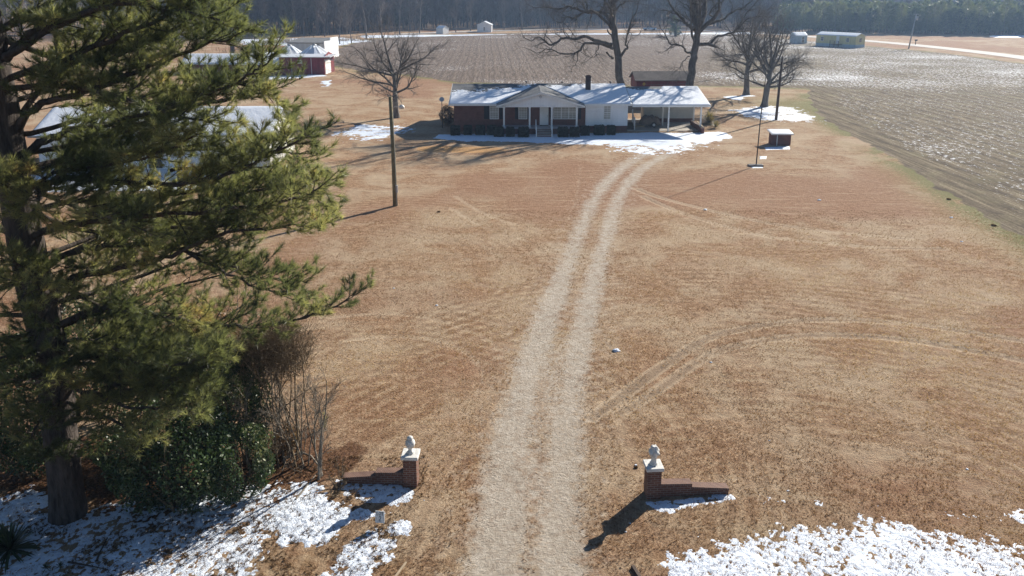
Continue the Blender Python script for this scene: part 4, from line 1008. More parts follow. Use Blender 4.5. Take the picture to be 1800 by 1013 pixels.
def vase_tree(name, loc, label, H_, hfork, rt, nl, spread, seed, m='grey_bark', lean=0., group=None):
    rg = np.random.default_rng(seed); paths = []
    T, d = wob_line((0, 0, -.2), (lean, 0, 1), hfork+.2, 5, .03, rg)
    rr = np.linspace(rt*1.15, rt*.8, 5); rr[0] = rt*1.6; tr_ = [(T, rr, 10)]
    T2, d = wob_line(T[-1], d, H_*.62, 8, .08, rg); tr_.append((T2, np.linspace(rt*.7, .03, 8), 8))
    branch_off(paths, T2, rt*.7, .03, rg, 0, dict(SPEC, len=[H_*.28, H_*.13, .7]))
    for k in range(nl):
        az = k*2.4+rg.uniform(-.3, .3); el = rg.uniform(.3, 1.15) if k > 2 else rg.uniform(.15, .4)
        z = hfork*rg.uniform(.82, 1.) if k < 4 else hfork+rg.uniform(0, H_*.18)
        q = np.array([T[-1][0]*min(1, z/hfork), T[-1][1]*min(1, z/hfork), z])
        dd_ = np.array([math.cos(az)*math.cos(el)*spread, math.sin(az)*math.cos(el)*spread, math.sin(el)])
        L = H_*rg.uniform(.48, .66)*(.75 if el < .4 else 1)
        r = rt*rg.uniform(.32, .5)
        Q, _ = wob_line(q, dd_, L, 9, .13, rg, .04); tr_.append((Q, np.linspace(r, .025, 9), 7))
        branch_off(paths, Q, r, .025, rg, 0, dict(SPEC, n=[11, 8, 6], len=[H_*.22, H_*.11, .62]))
    return tree_obj(name, loc, label, tr_, paths, m, group)
c = at(697, 207); vase_tree('bare_tree', (c.x, c.y, 0), 'lone leafless tree with wide rounded crown left of the brick house', 12.0, 3.4, .33, 13, 1.25, 5)
c = at(1312, 167); vase_tree('bare_tree', (c.x, c.y, 0), 'leafless tree just right of the carport oaks, the rear one of two', 13.0, 3.3, .40, 13, 1.05, 8)
c = at(1343, 188); vase_tree('bare_tree', (c.x, c.y, 0), 'leafless tree in snow beside the dark utility pole, the front one of two', 12.5, 3.0, .38, 13, 1.05, 13)

def skeleton_tree(name, Y0, limbs, conv, label, seed, trunk_r, extra):
    rg = np.random.default_rng(seed); big = []; paths = []
    base = None
    for i, (pts, r0, r1, drift) in enumerate(limbs):
        n = len(pts); P = []
        for k, (x, y) in enumerate(pts):
            px, py = conv(x, y); t = k/max(1, n-1)
            P.append(tuple(inplane(px, py, Y0+drift*t)))
        P = np.array(smooth_pl(P, 3)); r0 *= .86; r1 *= .86
        if i == 0: base = P[0].copy(); base[2] = 0; P[0][2] = min(P[0][2], 0); P = np.vstack([[P[0][0], P[0][1], -.3], P[1:]]) if P[0][2] > -.01 else P
        P = P+rg.normal(size=P.shape)*.05*(np.arange(len(P))[:, None] > 0)
        rr = np.linspace(r0, r1, len(P)); 
        if i == 0: rr[0] *= 1.35
        big.append((P, rr, 12 if i == 0 else 7))
        if i > 0 and len(pts) > 3: branch_off(paths, P, r0, r1, rg, 0, dict(SPEC, n=[max(5, int(len(P)*.55)), 7, 5], t0=[.25, .2, .2], len=[2.6, 1.4, .8], rad=[.06, .025, .012], wob=[.22, .2, .2]))
    for (z, az, el, L, r) in extra:
        tb = big[0][0]; i = int(np.argmin(np.abs(tb[:, 2]-z))); q = tb[i].copy()
        Q, _ = wob_line(q, (math.cos(az)*math.cos(el), math.sin(az)*math.cos(el), math.sin(el)), L, 12, .17, rg, .03)
        big.append((Q, np.linspace(r, .03, 12), 7)); branch_off(paths, Q, r, .03, rg, 0, dict(SPEC, n=[12, 7, 5], len=[3.0, 1.5, .8], rad=[.08, .03, .012], wob=[.22, .2, .2]))
    for lst in (big, paths):
        for j, (P, r, s) in enumerate(lst): lst[j] = (P-base, r, s)
    return tree_obj(name, tuple(base), label, big, paths, 'oak_bark')
c5 = lambda x, y: (900+x/5.96, y/5.96)
c6 = lambda x, y: (1140+x/5.96, y/5.96)
skeleton_tree('oak_tree', 95., [
    ([(1140, 985), (1128, 870), (1115, 650), (1090, 450), (1065, 250), (1060, 100), (1062, 0), (1065, -140), (1075, -330), (1080, -560)], .62, .2, 0),
    ([(1050, 470), (930, 435), (860, 420), (740, 380), (650, 410), (540, 400), (470, 440), (390, 470), (340, 420), (270, 395), (190, 430), (110, 390)], .30, .03, -4),
    ([(1060, 510), (1000, 490), (930, 460), (800, 450), (740, 480), (690, 540), (540, 570), (420, 520), (360, 515), (270, 560), (130, 500)], .24, .03, 3),
    ([(690, 540), (685, 620), (660, 680), (615, 710)], .08, .02, 1), ([(910, 470), (900, 520), (880, 545), (890, 580), (840, 600), (760, 575), (700, 540)], .08, .03, 1),
    ([(1040, 270), (1010, 190), (960, 140), (860, 130), (760, 125), (650, 90), (590, 70), (500, 95), (420, 90), (330, 70), (230, 80), (150, 40)], .26, .03, 4),
    ([(1045, 310), (980, 220), (900, 150), (820, 110), (750, 130), (680, 180), (640, 190), (580, 180), (520, 240), (440, 210), (380, 130)], .22, .03, -3),
    ([(1130, 600), (1180, 540), (1215, 500), (1190, 470), (1195, 400), (1240, 250), (1300, 120), (1330, 0), (1360, -140)], .2, .04, -2),
    ([(1230, 340), (1290, 370), (1340, 350), (1360, 300)], .05, .02, -1),
    ([(1060, 610), (1020, 580), (990, 545)], .16, .13, -.5), ([(1060, 400), (1030, 360), (1000, 320)], .13, .1, .3),
    ([(1075, 120), (1110, 80), (1180, 20), (1250, -60), (1330, -160)], .16, .05, 3),
    ([(1050, 110), (1000, 50), (960, 0), (900, -100), (850, -220)], .2, .05, -2), ([(990, 140), (985, 60), (960, 0), (930, -80)], .12, .04, 2),
    ([(790, 110), (790, 50), (760, 0), (740, -90)], .12, .04, 1), ([(770, 110), (750, 40), (720, -20), (680, -100)], .1, .04, -1),
    ([(540, 240), (600, 300), (640, 380)], .06, .03, 1)],
    c5, 'huge leafless oak with long low left limbs behind the chimney', 3, .6,
    [(12, 1.5, .5, 9, .26), (13, -1.6, .6, 9, .26), (14, .3, .9, 10, .26), (14, 3.0, .9, 10, .24), (15, -2.5, 1., 9, .22), (11, 4.4, .3, 8, .2), (15, .9, 1., 9, .2), (16, 2.2, .8, 8, .18), (13, 5.6, .6, 9, .2)])
skeleton_tree('oak_tree', 94., [
    ([(415, 990), (430, 890), (455, 700), (480, 560), (500, 430), (520, 335)], .62, .42, 0),
    ([(520, 340), (590, 270), (690, 190), (740, 100), (740, 0), (760, -100), (800, -240)], .36, .08, -1),
    ([(520, 330), (430, 270), (380, 230), (300, 140), (230, 50), (200, 0), (150, -120)], .3, .06, 2),
    ([(485, 430), (455, 380), (450, 270), (440, 100), (430, 0), (425, -150)], .2, .06, -3), ([(540, 300), (570, 200), (570, 0), (580, -160)], .16, .05, 3),
    ([(600, 260), (720, 230), (800, 190), (900, 120), (1000, 80), (1090, 0), (1160, -90)], .22, .04, 3),
    ([(520, 470), (600, 460), (660, 470), (720, 500)], .28, .2, -1),
    ([(650, 465), (700, 400), (800, 360), (900, 330), (960, 280), (1050, 200), (1180, 180), (1320, 180)], .2, .03, -3),
    ([(940, 310), (1000, 180), (1100, 60), (1170, -20), (1240, -120)], .1, .03, 2),
    ([(455, 560), (390, 540), (370, 500), (290, 470), (220, 465), (190, 380), (130, 300), (110, 260)], .17, .03, -2),
    ([(430, 590), (360, 650), (320, 720), (270, 750)], .08, .02, -2), ([(300, 140), (270, 120), (110, 115), (50, 150)], .1, .02, 3),
    ([(690, 190), (640, 150), (700, 50), (800, 0), (880, -80)], .14, .04, -2)],
    c6, 'huge leafless oak with upswept fork standing behind the carport', 4, .6,
    [(9, 1.4, .6, 10, .24), (9.5, -1.5, .6, 10, .24), (9.5, -.2, 1.15, 15, .3), (9.5, 3.0, 1.2, 15, .3), (9, -2.6, .95, 13, .25), (9.5, .9, 1.35, 15, .28), (9.5, 4.6, 1.3, 14, .26)])

# ------------------------------------------------------------------ pines
def tufts(C, A, n, L, wd, rg, spread=.9, droop=.0):
    """needle tufts: C centres, A axes"""
    C = np.repeat(C, n, 0); A = np.repeat(A, n, 0); N = len(C)
    d = A+rg.normal(size=(N, 3))*spread*.62; d[:, 2] -= droop; d /= np.linalg.norm(d, axis=1, keepdims=True)
    l = L*(.65+.6*rg.random((N, 1))); base = C-A*(rg.random((N, 1))*L*.5)
    u = np.cross(d, rg.normal(size=(N, 3))); u /= np.linalg.norm(u, axis=1, keepdims=True)+1e-9
    w_ = wd*(.7+.6*rg.random((N, 1)))
    V = np.stack([base-u*w_*.5, base+u*w_*.5, base+d*l], 1).reshape(-1, 3)
    return V, np.arange(N*3).reshape(-1, 3)
def shoots(P, rg, t0, step, L, upb, lat=1.):
    """side shoots along a limb polyline -> list of small polylines"""
    seg = np.linalg.norm(np.diff(P, axis=0), axis=1); T = np.concatenate([[0], np.cumsum(seg)]); tot = T[-1]; out = []
    s = t0*tot
    while s < tot:
        q = np.array([np.interp(s, T, P[:, k]) for k in range(3)]); e = np.array([np.interp(min(s+.2, tot), T, P[:, k]) for k in range(3)])
        tan = e-q; tan = tan/(np.linalg.norm(tan)+1e-9) if np.linalg.norm(tan) > 1e-4 else (P[-1]-P[-2])/np.linalg.norm(P[-1]-P[-2])
        side = np.cross(tan, [0, 0, 1.]); side /= np.linalg.norm(side)+1e-9
        d = tan*rg.uniform(.3, 1.)+side*rg.choice([-1, 1])*rg.uniform(.3, 1.)*lat+np.array([0, 0, 1])*(upb+rg.normal()*.3)
        ll = L*rg.uniform(.45, 1.15)*(1.1-.35*s/tot)
        Q, _ = wob_line(q, d, ll, 5, .12, rg, .05); out.append(Q); s += step*rg.uniform(.6, 1.4)
    return out
rg = np.random.default_rng(21)
PY0 = 18.7
tp = [(122, 915), (108, 780), (92, 640), (70, 540), (46, 430), (26, 320), (8, 200), (-14, 60), (-40, -90), (-60, -260)]
TR = np.array([tuple(inplane(x, y, PY0)) for x, y in tp]); TR[0][2] = -.2
TRs = np.array(smooth_pl([tuple(q) for q in TR], 4))
trr = np.interp(np.arange(len(TRs)), [0, 2, 8, 16, 24, 36], [.54, .44, .42, .42, .34, .14])
limb_px = [
    ([(-10, 120), (55, 62), (125, 35), (190, 5), (270, -25), (340, -40)], .11, .5), ([(-6, 110), (50, 75), (120, 35), (210, 8), (300, 20), (370, 30), (405, 45)], .10, -1.2),
    ([(14, 250), (40, 213), (75, 183), (150, 160), (220, 135), (290, 105), (370, 75), (410, 70)], .11, -1.0),
    ([(20, 290), (60, 258), (110, 235), (170, 222), (250, 215), (330, 190), (410, 172), (470, 160)], .12, .6),
    ([(235, 272), (262, 245), (282, 217)], .05, .3), ([(16, 245), (60, 170), (120, 120), (200, 95), (300, 60), (380, 60)], .08, 1.5),
    ([(40, 410), (70, 410), (110, 395), (190, 390), (270, 378), (360, 372), (450, 362), (520, 350), (560, 335)], .10, -1.5),
    ([(60, 480), (120, 445), (200, 432), (260, 432), (330, 443), (400, 465), (450, 485), (540, 497)], .09, .6),
    ([(80, 540), (130, 490), (200, 475), (250, 460), (300, 450), (380, 415), (480, 400), (565, 398)], .11, -.4),
    ([(88, 580), (170, 545), (250, 548), (300, 560), (370, 570), (440, 575), (510, 565), (570, 545), (612, 528)], .09, .9),
    ([(30, 340), (120, 315), (250, 322), (350, 318), (420, 300), (490, 262), (545, 240)], .09, -1.4), ([(36, 370), (150, 352), (260, 345), (380, 330), (480, 330), (560, 352)], .08, .8),
    ([(95, 650), (160, 625), (220, 640), (290, 680), (350, 700)], .08, -1.6), ([(96, 670), (170, 660), (240, 690), (320, 665), (365, 640)], .07, -2.2),
    ([(96, 640), (170, 640), (240, 660), (310, 650), (372, 655)], .06, -1.9), ([(96, 670), (160, 690), (230, 715), (300, 720), (352, 725)], .06, -2.5), ([(100, 700), (160, 720), (220, 750), (265, 770)], .06, -1.4), ([(92, 640), (150, 610), (230, 610), (300, 625), (360, 610)], .07, .9),
    ([(100, 700), (70, 740), (50, 770)], .05, -1.3), ([(104, 750), (130, 785), (110, 800), (80, 800)], .05, -1.2),
    ([(70, 520), (20, 500), (-60, 520), (-160, 540)], .09, 0), ([(46, 430), (0, 400), (-90, 380), (-200, 400)], .1, 1), ([(90, 620), (30, 620), (-60, 650)], .08, -.8),
    ([(26, 320), (60, 330), (120, 360), (180, 380), (240, 400)], .07, -2.4),
    ([(0, 160), (100, 150), (200, 170), (300, 200), (370, 215)], .08, -2.0), ([(-14, 60), (60, 20), (150, -30), (260, -60)], .1, 1.2),
    ([(20, 300), (110, 288), (200, 268), (300, 262), (390, 262), (450, 262)], .06, 1.2), ([(30, 340), (110, 300), (200, 290), (280, 268), (340, 240)], .05, -1.6), ([(300, 300), (380, 290), (450, 275), (510, 270), (548, 285)], .05, -.8),
    ([(90, 600), (170, 600), (250, 640), (320, 640), (370, 620)], .05, -2.8), ([(200, 215), (290, 190), (350, 170), (410, 148), (450, 125), (476, 104)], .05, -.6), ([(220, 180), (300, 160), (370, 150), (430, 150), (470, 165), (500, 190)], .05, .5),
    ([(300, 360), (400, 345), (480, 330), (540, 320), (574, 330)], .05, .3),
    ([(300, 400), (380, 400), (470, 385), (530, 375), (572, 385)], .05, 1.2), ([(330, 445), (400, 480), (460, 510), (520, 520)], .04, -.6),
    ([(40, 300), (60, 320), (70, 350), (60, 385)], .04, -1.6), ([(60, 430), (90, 500), (80, 560), (60, 600)], .04, -1.8), ([(90, 620), (110, 660), (100, 720)], .04, -1.6), ([(-14, 60), (60, 90), (140, 110), (230, 90), (330, 40), (400, 20)], .09, .9), ([(0, 140), (100, 110), (220, 60), (330, 10), (380, -20)], .09, -.6),
    ([(60, 480), (140, 520), (210, 560), (280, 600), (330, 600)], .07, 1.8), ([(75, 560), (60, 600), (20, 640), (-30, 650)], .06, 1.4),
    ([(30, 360), (130, 400), (240, 410), (330, 395), (430, 380), (500, 300)], .07, 2.0),
    ([(-40, -90), (60, -60), (180, -100), (300, -90)], .08, -.5), ([(-30, -40), (-120, 20), (-220, 60)], .08, .5), ([(0, 150), (-90, 130), (-200, 150)], .08, -.4),
    ([(70, 540), (40, 470), (0, 460)], .05, -1.8), ([(8, 200), (-60, 250), (-160, 280)], .08, .7)]
big = [(TRs, trr, 16)]; thin = []; tc = []; ta = []
for px, r0, dY in limb_px:
    n = len(px); P = []
    for k, (x, y) in enumerate(px):
        t = k/(n-1); P.append(tuple(inplane(x, y, PY0+dY*t)))
    P = np.array(smooth_pl(P, 5)); P[1:-1] += rg.normal(size=P[1:-1].shape)*.025
    i = int(np.argmin(np.linalg.norm(TRs-P[0], axis=1)))
    if np.linalg.norm(TRs[i]-P[0]) < 1.6: P[0] = TRs[i]
    big.append((P, np.linspace(r0, .018, len(P)), 8))
    S1 = shoots(P, rg, .18, .14, 1.2, .15)
    for Q in S1+[P[int(len(P)*.7):]]:
        thin.append((Q, np.linspace(.016, .006, len(Q)), 4))
        S2 = shoots(Q, rg, .25, .15, .45, .2) if len(Q) == 5 else []
        for Z in S2+[Q]:
            if Z is not Q: thin.append((Z[[0, 2, 4]], np.array([.006, .005, .004]), 3))
            m_ = len(Z)
            for t in ((1., .75) if Z is not Q else (1., .85, .68)):
                k = int(t*(m_-1)); tan = Z[k]-Z[k-1]; tan /= np.linalg.norm(tan)+1e-9
                tan = tan+np.array([0, 0, .25]); tan /= np.linalg.norm(tan); tc.append(Z[k]); ta.append(tan)
# limbs that reach back and forward, away from the picture plane
limb_more = []
for k in range(26):
    z = rg.uniform(3.2, 12.5); q = np.array([np.interp(z, TRs[:, 2], TRs[:, i]) for i in (0, 1)]+[z]); az = rg.uniform(.2, 1.9) if k < 17 else rg.uniform(-2.8, -1.0)
    L = rg.uniform(3.6, 6.2) if k < 17 else rg.uniform(1.6, 2.8)
    Q, _ = wob_line(q, (math.cos(az), math.sin(az), .12), L, 10, .09, rg, .02); big.append((Q, np.linspace(.075, .018, 10), 7))
    for Z in shoots(Q, rg, .25, .17, 1.2, .15)+[Q[6:]]:
        thin.append((Z, np.linspace(.014, .006, len(Z)), 3))
        for Y_ in (shoots(Z, rg, .3, .2, .42, .2) if len(Z) == 5 else [])+[Z]:
            if Y_ is not Z: thin.append((Y_[[0, 2, 4]], np.array([.006, .005, .004]), 3))
            for t in ((1., .75) if Y_ is not Z else (1., .8)):
                kk = int(t*(len(Y_)-1)); tan = Y_[kk]-Y_[kk-1]; tan = tan/(np.linalg.norm(tan)+1e-9)+np.array([0, 0, .25]); tan /= np.linalg.norm(tan); tc.append(Y_[kk]); ta.append(tan)
# unseen upper crown keeps throwing shade
for k in range(16):
    z = rg.uniform(12.5, 17); q = np.array([np.interp(z, TRs[:, 2], TRs[:, i]) for i in (0, 1)]+[z]); az = k*2.4; L = rg.uniform(2.5, 4.5)*(1-(z-12.5)*.12)
    if math.cos(az) > .2 and z < 14: az += math.pi
    Q, _ = wob_line(q, (math.cos(az), math.sin(az), .3), L, 7, .1, rg, .03); big.append((Q, np.linspace(.07, .02, 7), 6))
    for Z in shoots(Q, rg, .25, .3, 1.0, .2):
        thin.append((Z, np.linspace(.014, .006, 5), 3))
        for kk in (2, 3, 4): tan = Z[kk]-Z[kk-1]; tan /= np.linalg.norm(tan); tc.append(Z[kk]); ta.append(tan)
tc = np.array(tc); ta = np.array(ta)
print('pine tufts', len(tc), 'thin', len(thin))
base = np.array([TRs[0][0], TRs[0][1], 0.])
pine = empty('pine_tree', tuple(base), 0, 'huge long needled pine filling the left foreground', 'tree')
# needle shade varies from bough to bough
cl = fbm(tc[:, 0]*.9+tc[:, 1]*.4, tc[:, 2]*.9+tc[:, 1]*.5, 77, 3)
tone = np.clip((cl-.5)*1.6+.45+rg.normal(size=len(tc))*.08, 0, 1)
nn = 30
V, F_ = tufts(tc-base, ta, nn, .21, .0105, rg, .80, .04)
me = np_mesh('needles', V, [F_], {'rnd': np.repeat(np.clip(np.repeat(tone, nn)+(rg.random(len(tc)*nn)-.5)*.35, 0, 1), 3)})
link('needles', me, M['needles'], pine)
v, f = tubes([big[0]]); v -= base; v += (rg.normal(size=v.shape)*.012); link('trunk', np_mesh('trunk', v, f, None, True), M['pine_bark'], pine)
for P, r, s in big[1:]:
    v, f = tubes([(P-base, r, s)]); link('limb', np_mesh('limb', v, f, None, True), M['pine_bark'], pine)
v, f = tubes([(P-base, r, s) for P, r, s in thin]); link('twigs', np_mesh('twigs', v, f), M['pine_bark'], pine)

# ------------------------------------------------------------------ undergrowth at the left
def blob_points(n, c, r, rg, seed, hollow=.55, thr=.42):
    """points through a lumpy crown volume, thinned by noise so that gaps open"""
    out = []
    while sum(len(o) for o in out) < n:
        p = rg.normal(size=(n, 3)); p /= np.linalg.norm(p, axis=1, keepdims=True); p *= (hollow+(1-hollow)*rg.random((n, 1))**.6)
        lump = .72+.55*fbm(p[:, 0]*2.2+seed, p[:, 1]*2.2+p[:, 2]*1.7, seed, 3); p = p*lump[:, None]*np.array(r)+np.array(c)
        k = fbm(p[:, 0]*2.3+p[:, 2], p[:, 1]*2.3-p[:, 2]*.7, seed+9, 3) > thr
        out.append(p[k & (p[:, 2] > .02)])
    return np.concatenate(out)[:n]
def shrub(name, px, py, r, h, n, size, m, label, seed, stems=7, thr=.42, dy=0., skirt=.0, up=.3, cat='shrub', stem_m='brown_twig', asp=.5):
    rg = np.random.default_rng(seed); c = at(px, py); t = empty(name, (c.x, c.y+dy, 0), 0, label, cat)
    P = blob_points(n, (0, 0, h*.52), (r[0], r[1], h*.5), rg, seed, .45, thr)
    leaf_mesh('foliage', P, size, m, t, up, asp, np.clip((fbm(P[:, 0]*1.5, P[:, 2]*1.5, seed)-.5)*1.6+.5, 0, 1), seed)
    ps = []
    for k in range(stems):
        a = k*2.4; Q, _ = wob_line((rg.normal()*.12, rg.normal()*.12, -.1), (math.cos(a)*.5*r[0]/max(h, .1)*2, math.sin(a)*.5, 1), h*.85, 7, .12, rg)
        ps.append((Q, np.linspace(.035, .01, 7), 5)); branch_off(ps, Q, .03, .01, rg, 0, dict(SPEC, n=[7, 5, 0], len=[h*.28, h*.14, .2], rad=[.014, .007, .004]))
    v, f = tubes(ps); link('stems', np_mesh('stems', v, f), M[stem_m], t); return t
shrub('evergreen_shrub', 285, 925, (1.9, 1.5), 3.3, 14000, .055, 'holly', 'big dark evergreen shrub in deep shade right of the pine trunk', 101, 9, .42, .9)
shrub('evergreen_shrub', 405, 900, (1.15, 1.1), 2.3, 7000, .045, 'holly', 'dark glossy shrub spilling over the snow edge below the saplings', 102, 7, .46, .7)
shrub('broadleaf_shrub', 425, 820, (.9, .8), 4.1, 9500, .042, 'holly', 'tall glossy broadleaf shrub with sunlit pale leaves beside the pine boughs', 103, 7, .47, .3)
shrub('evergreen_shrub', 350, 780, (1.5, 1.2), 3.9, 11000, .045, 'holly', 'evergreen shrub hidden behind the low pine boughs', 104, 7, .40)
shrub('evergreen_shrub', 20, 870, (1.7, 1.4), 4.6, 14000, .05, 'holly', 'dark evergreen thicket at the left edge beside the pine trunk', 105, 8, .40, .9)
shrub('evergreen_shrub', 170, 760, (2.2, 1.2), 4.8, 12000, .05, 'holly', 'dark leafy shrub behind the pine trunk', 106, 8, .42, .6)
shrub('russet_shrub', 385, 765, (1.6, 1.3), 4.2, 8000, .05, 'dead_leaves', 'russet brown leafy shrub above the broadleaf shrub', 107, 14, .48, .8)
shrub('russet_shrub', 500, 800, (.55, .7), 1.1, 1500, .035, 'dead_leaves', 'low russet brush at the foot of the saplings', 108, 10, .48)
def twiggy(name, px, py, h, n, rad, label, seed, m='sapling_bark', spread=.35, dense=1., cat='sapling', lean=0.):
    rg = np.random.default_rng(seed); c = at(px, py); t = empty(name, (c.x, c.y, 0), 0, label, cat); a_ = []; b_ = []
    for k in range(n):
        an = k*2.4+rg.uniform(-.3, .3); d = (math.cos(an)*spread*(k > 0)+lean, math.sin(an)*spread*(k > 0), 1)
        Q, _ = wob_line((rg.normal()*.03*n, rg.normal()*.03*n, -.1), d, h*rg.uniform(.75, 1.05), 10, .07, rg); r = rad*rg.uniform(.6, 1.)*(1.2 if k == 0 else .8)
        a_.append((Q, np.linspace(r, .010, 10), 7))
        branch_off(b_, Q, r, .008, rg, 0, dict(n=[int(8*dense), int(6*dense), 4], t0=[.3, .2, .2], ang=[(.3, .9), (.3, .9), (.3, .9)], up=[.15, .1, .1], len=[h*.28, h*.13, h*.06], rad=[.016, .008, .005], pts=[6, 4, 3], wob=[.14, .15, .15], sides=[4, 3, 3]))
    v, f = tubes(a_); link('stem', np_mesh('stem', v, f, None, True), M[m], t); v, f = tubes(b_); link('twigs', np_mesh('twigs', v, f), M[m], t)
twiggy('bare_sapling', 566, 836, 3.6, 3, .06, 'forked pale bare sapling nearest the left gate wall', 201, spread=.28, lean=-.05)
twiggy('bare_sapling', 505, 812, 3.3, 3, .04, 'slender bare sapling just left of the forked one', 202, spread=.15)
twiggy('bare_sapling', 470, 800, 3.4, 3, .045, 'bare sapling between the glossy shrub and the slender sapling', 203, spread=.2)
twiggy('bare_sapling', 525, 790, 2.9, 2, .03, 'thin bare sapling behind the forked one', 204, spread=.15)
twiggy('bare_sapling', 540, 815, 3.1, 3, .035, 'bare sapling tucked close behind the forked pale one', 207, spread=.25)
twiggy('bare_sapling', 450, 830, 2.8, 3, .03, 'short bare sapling rising out of the glossy shrub', 208, spread=.3)
twiggy('bramble', 478, 822, 1.3, 14, .016, 'tangle of grey brambles at the foot of the saplings', 205, spread=1.3, dense=.8, cat='bramble')
twiggy('bramble', 592, 850, .7, 12, .01, 'low twig tuft where the left gate wall ends', 206, spread=1.4, dense=.7, cat='bramble', m='brown_twig')
# brown vine mass in the sapling tops
rg = np.random.default_rng(33); cv = inplane(478, 620, 21.5); t = empty('vine_tangle', (cv.x, cv.y, 0), 0, 'dense brown vine tangle bulging over the sapling tops', 'vine')
P = blob_points(2600, (0, 0, cv.z), (1.35, 1.0, 1.0), rg, 34, .2, .46); ps = []
for q in P:
    d = rg.normal(size=3); d[2] = abs(d[2])*.9+.5; Q, _ = wob_line(q, d, rg.uniform(.3, .7), 4, .25, rg); ps.append((Q, np.array([.006, .005, .004, .003]), 3))
for k in range(16):
    Q, _ = wob_line((rg.normal()*.5, rg.normal()*.4, 0), (rg.normal()*.1, rg.normal()*.1, 1), cv.z+.5, 9, .06, rg); ps.append((Q, np.linspace(.03, .012, 9), 5))
v, f = tubes(ps); link('stems', np_mesh('stems', v, f), M['brown_twig'], t)
leaf_mesh('leaves', blob_points(2200, (0, 0, cv.z), (1.2, 1.0, .9), rg, 35, .2, .45), .028, 'dead_leaves', t, seed=5)
c = at(571, 753); rg = np.random.default_rng(44); t = empty('pine_seedling', (c.x, c.y, 0), 0, 'tiny bright green pine seedling in the lawn right of the saplings', 'seedling')
V, F_ = tufts(np.array([[0, 0, .1], [0, 0, .25], [.03, 0, .38], [0, .03, .5]]), np.array([[0, 0, 1.]]*4), 60, .16, .008, rg, .9)
link('needles', np_mesh('needles', V, [F_], {'rnd': np.full(len(V), .85)}), M['needles'], t); MB().tube([(0, 0, -.05), (0, 0, .5)], .012, 5).build('stem', M['brown_twig'], t)
# yucca and spiky plants
def spiky(name, px, py, r, n, m, label, seed, w_=.03, cat='plant', zb=0.):
    rg = np.random.default_rng(seed); c = at(px, py); V = []; F_ = []
    for k in range(n):
        az = rg.uniform(0, 6.28); el = rg.uniform(-.1, 1.4); L = r*rg.uniform(.7, 1.1); ww = w_*rg.uniform(.7, 1.2)
        d = np.array([math.cos(az)*math.cos(el), math.sin(az)*math.cos(el), math.sin(el)]); s_ = np.array([-math.sin(az), math.cos(az), 0]); b = len(V)
        for t_, q in ((0, .5), (.35, 1), (.75, .7), (1, .02)):
            p = d*L*t_+np.array([0, 0, .15+zb-.25*t_*t_*L*math.cos(el)]); V += [p-s_*ww*q, p+s_*ww*q]
        for j in range(3): F_.append((b+2*j, b+2*j+1, b+2*j+3, b+2*j+2))
    o = link(name, np_mesh(name, np.array(V), [np.array(F_)], {'rnd': np.repeat(rg.random(n), 8)}), M[m]); o.location = (c.x, c.y, 0); return tag(o, label, cat)
spiky('yucca', 18, 975, .8, 170, 'yucca', 'dark spiky yucca in the bottom left corner snow', 301)
spiky('yucca', 82, 1008, .18, 40, 'yucca', 'small dark grass tuft in the snow right of the yucca', 302, .01)
spiky('yucca', 108, 1004, .15, 40, 'yucca', 'second small dark tuft in the snow, further right of the yucca', 303, .01)
spiky('pampas_grass', 1246, 218, 1.5, 380, 'dry_reed', 'shaggy olive grass clump beside the right carport post', 304, .03)
spiky('pampas_grass', 1258, 226, .9, 200, 'dry_reed', 'low straw grass clump in front of the shaggy one right of the carport', 305, .02)
shrub('russet_bush', 786, 222, (.95, .8), 2.2, 3500, .06, 'dead_leaves', 'reddish brown bush at the left corner of the brick house', 109, 12, .38, .3)
# a conifer in the middle distance and the left woodland edge pine
def mid_pine(px, py, h, r, label, seed, n=900, z0=.25, m='far_needles', L=.45, wd=.05, nn=26, group=None, t=None):
    rg = np.random.default_rng(seed); c = at(px, py)
    t = empty('pine_tree', (c.x, c.y, 0), 0, label, 'tree', group); ps = [(np.array([(0, 0, -.2), (.1, 0, h*.5), (0, 0, h)]), np.array([r*.11, r*.08, .04]), 8)]; C = []; A_ = []
    for k in range(int(h*3.2)):
        z = h*(z0+(1-z0)*rg.random()); f = (z/h-z0)/(1-z0); L_ = r*(1-f*.75)*rg.uniform(.5, 1.1); az = rg.uniform(0, 6.28)
        Q, _ = wob_line((0, 0, z), (math.cos(az), math.sin(az), .15), L_, 6, .13, rg, .04); ps.append((Q, np.linspace(.06, .015, 6), 4))
        m_ = max(4, int(n/(h*3.2)))
        for j in range(m_): s_ = 1-.75*rg.random()**1.3; q = Q[0]*(1-s_)+Q[-1]*s_+rg.normal(size=3)*L_*.13; C.append(q); a = rg.normal(size=3); a[2] = abs(a[2])+.4; A_.append(a/np.linalg.norm(a))
    v, f = tubes(ps); link('trunk', np_mesh('trunk', v, f), M['pine_bark'], t)
    V, F_ = tufts(np.array(C), np.array(A_), nn, L, wd, rg, .8)
    cc = np.repeat(np.clip((fbm(np.array(C)[:, 0]*.7, np.array(C)[:, 2]*.7, seed)-.5)*2+.5, 0, 1), nn*3)
    link('needles', np_mesh('needles', V, [F_], {'rnd': cc}), M[m], t); return t
mid_pine(411, 118, 17, 4.6, 'dark trunked pine far behind the foreground pine, before the left woods', 401, 900, .2)
mid_pine(452, 126, 6.5, 2.6, 'small loose conifer beside the red barn roof at left', 402, 260, .1)
c_ = mid_pine(1187, 64, 6.5, 4.4, 'dark round cedar at the far road between the two oaks', 403, 600, .02, nn=30); c_['label'] = 'dark round cedar at the far road between the two oaks'

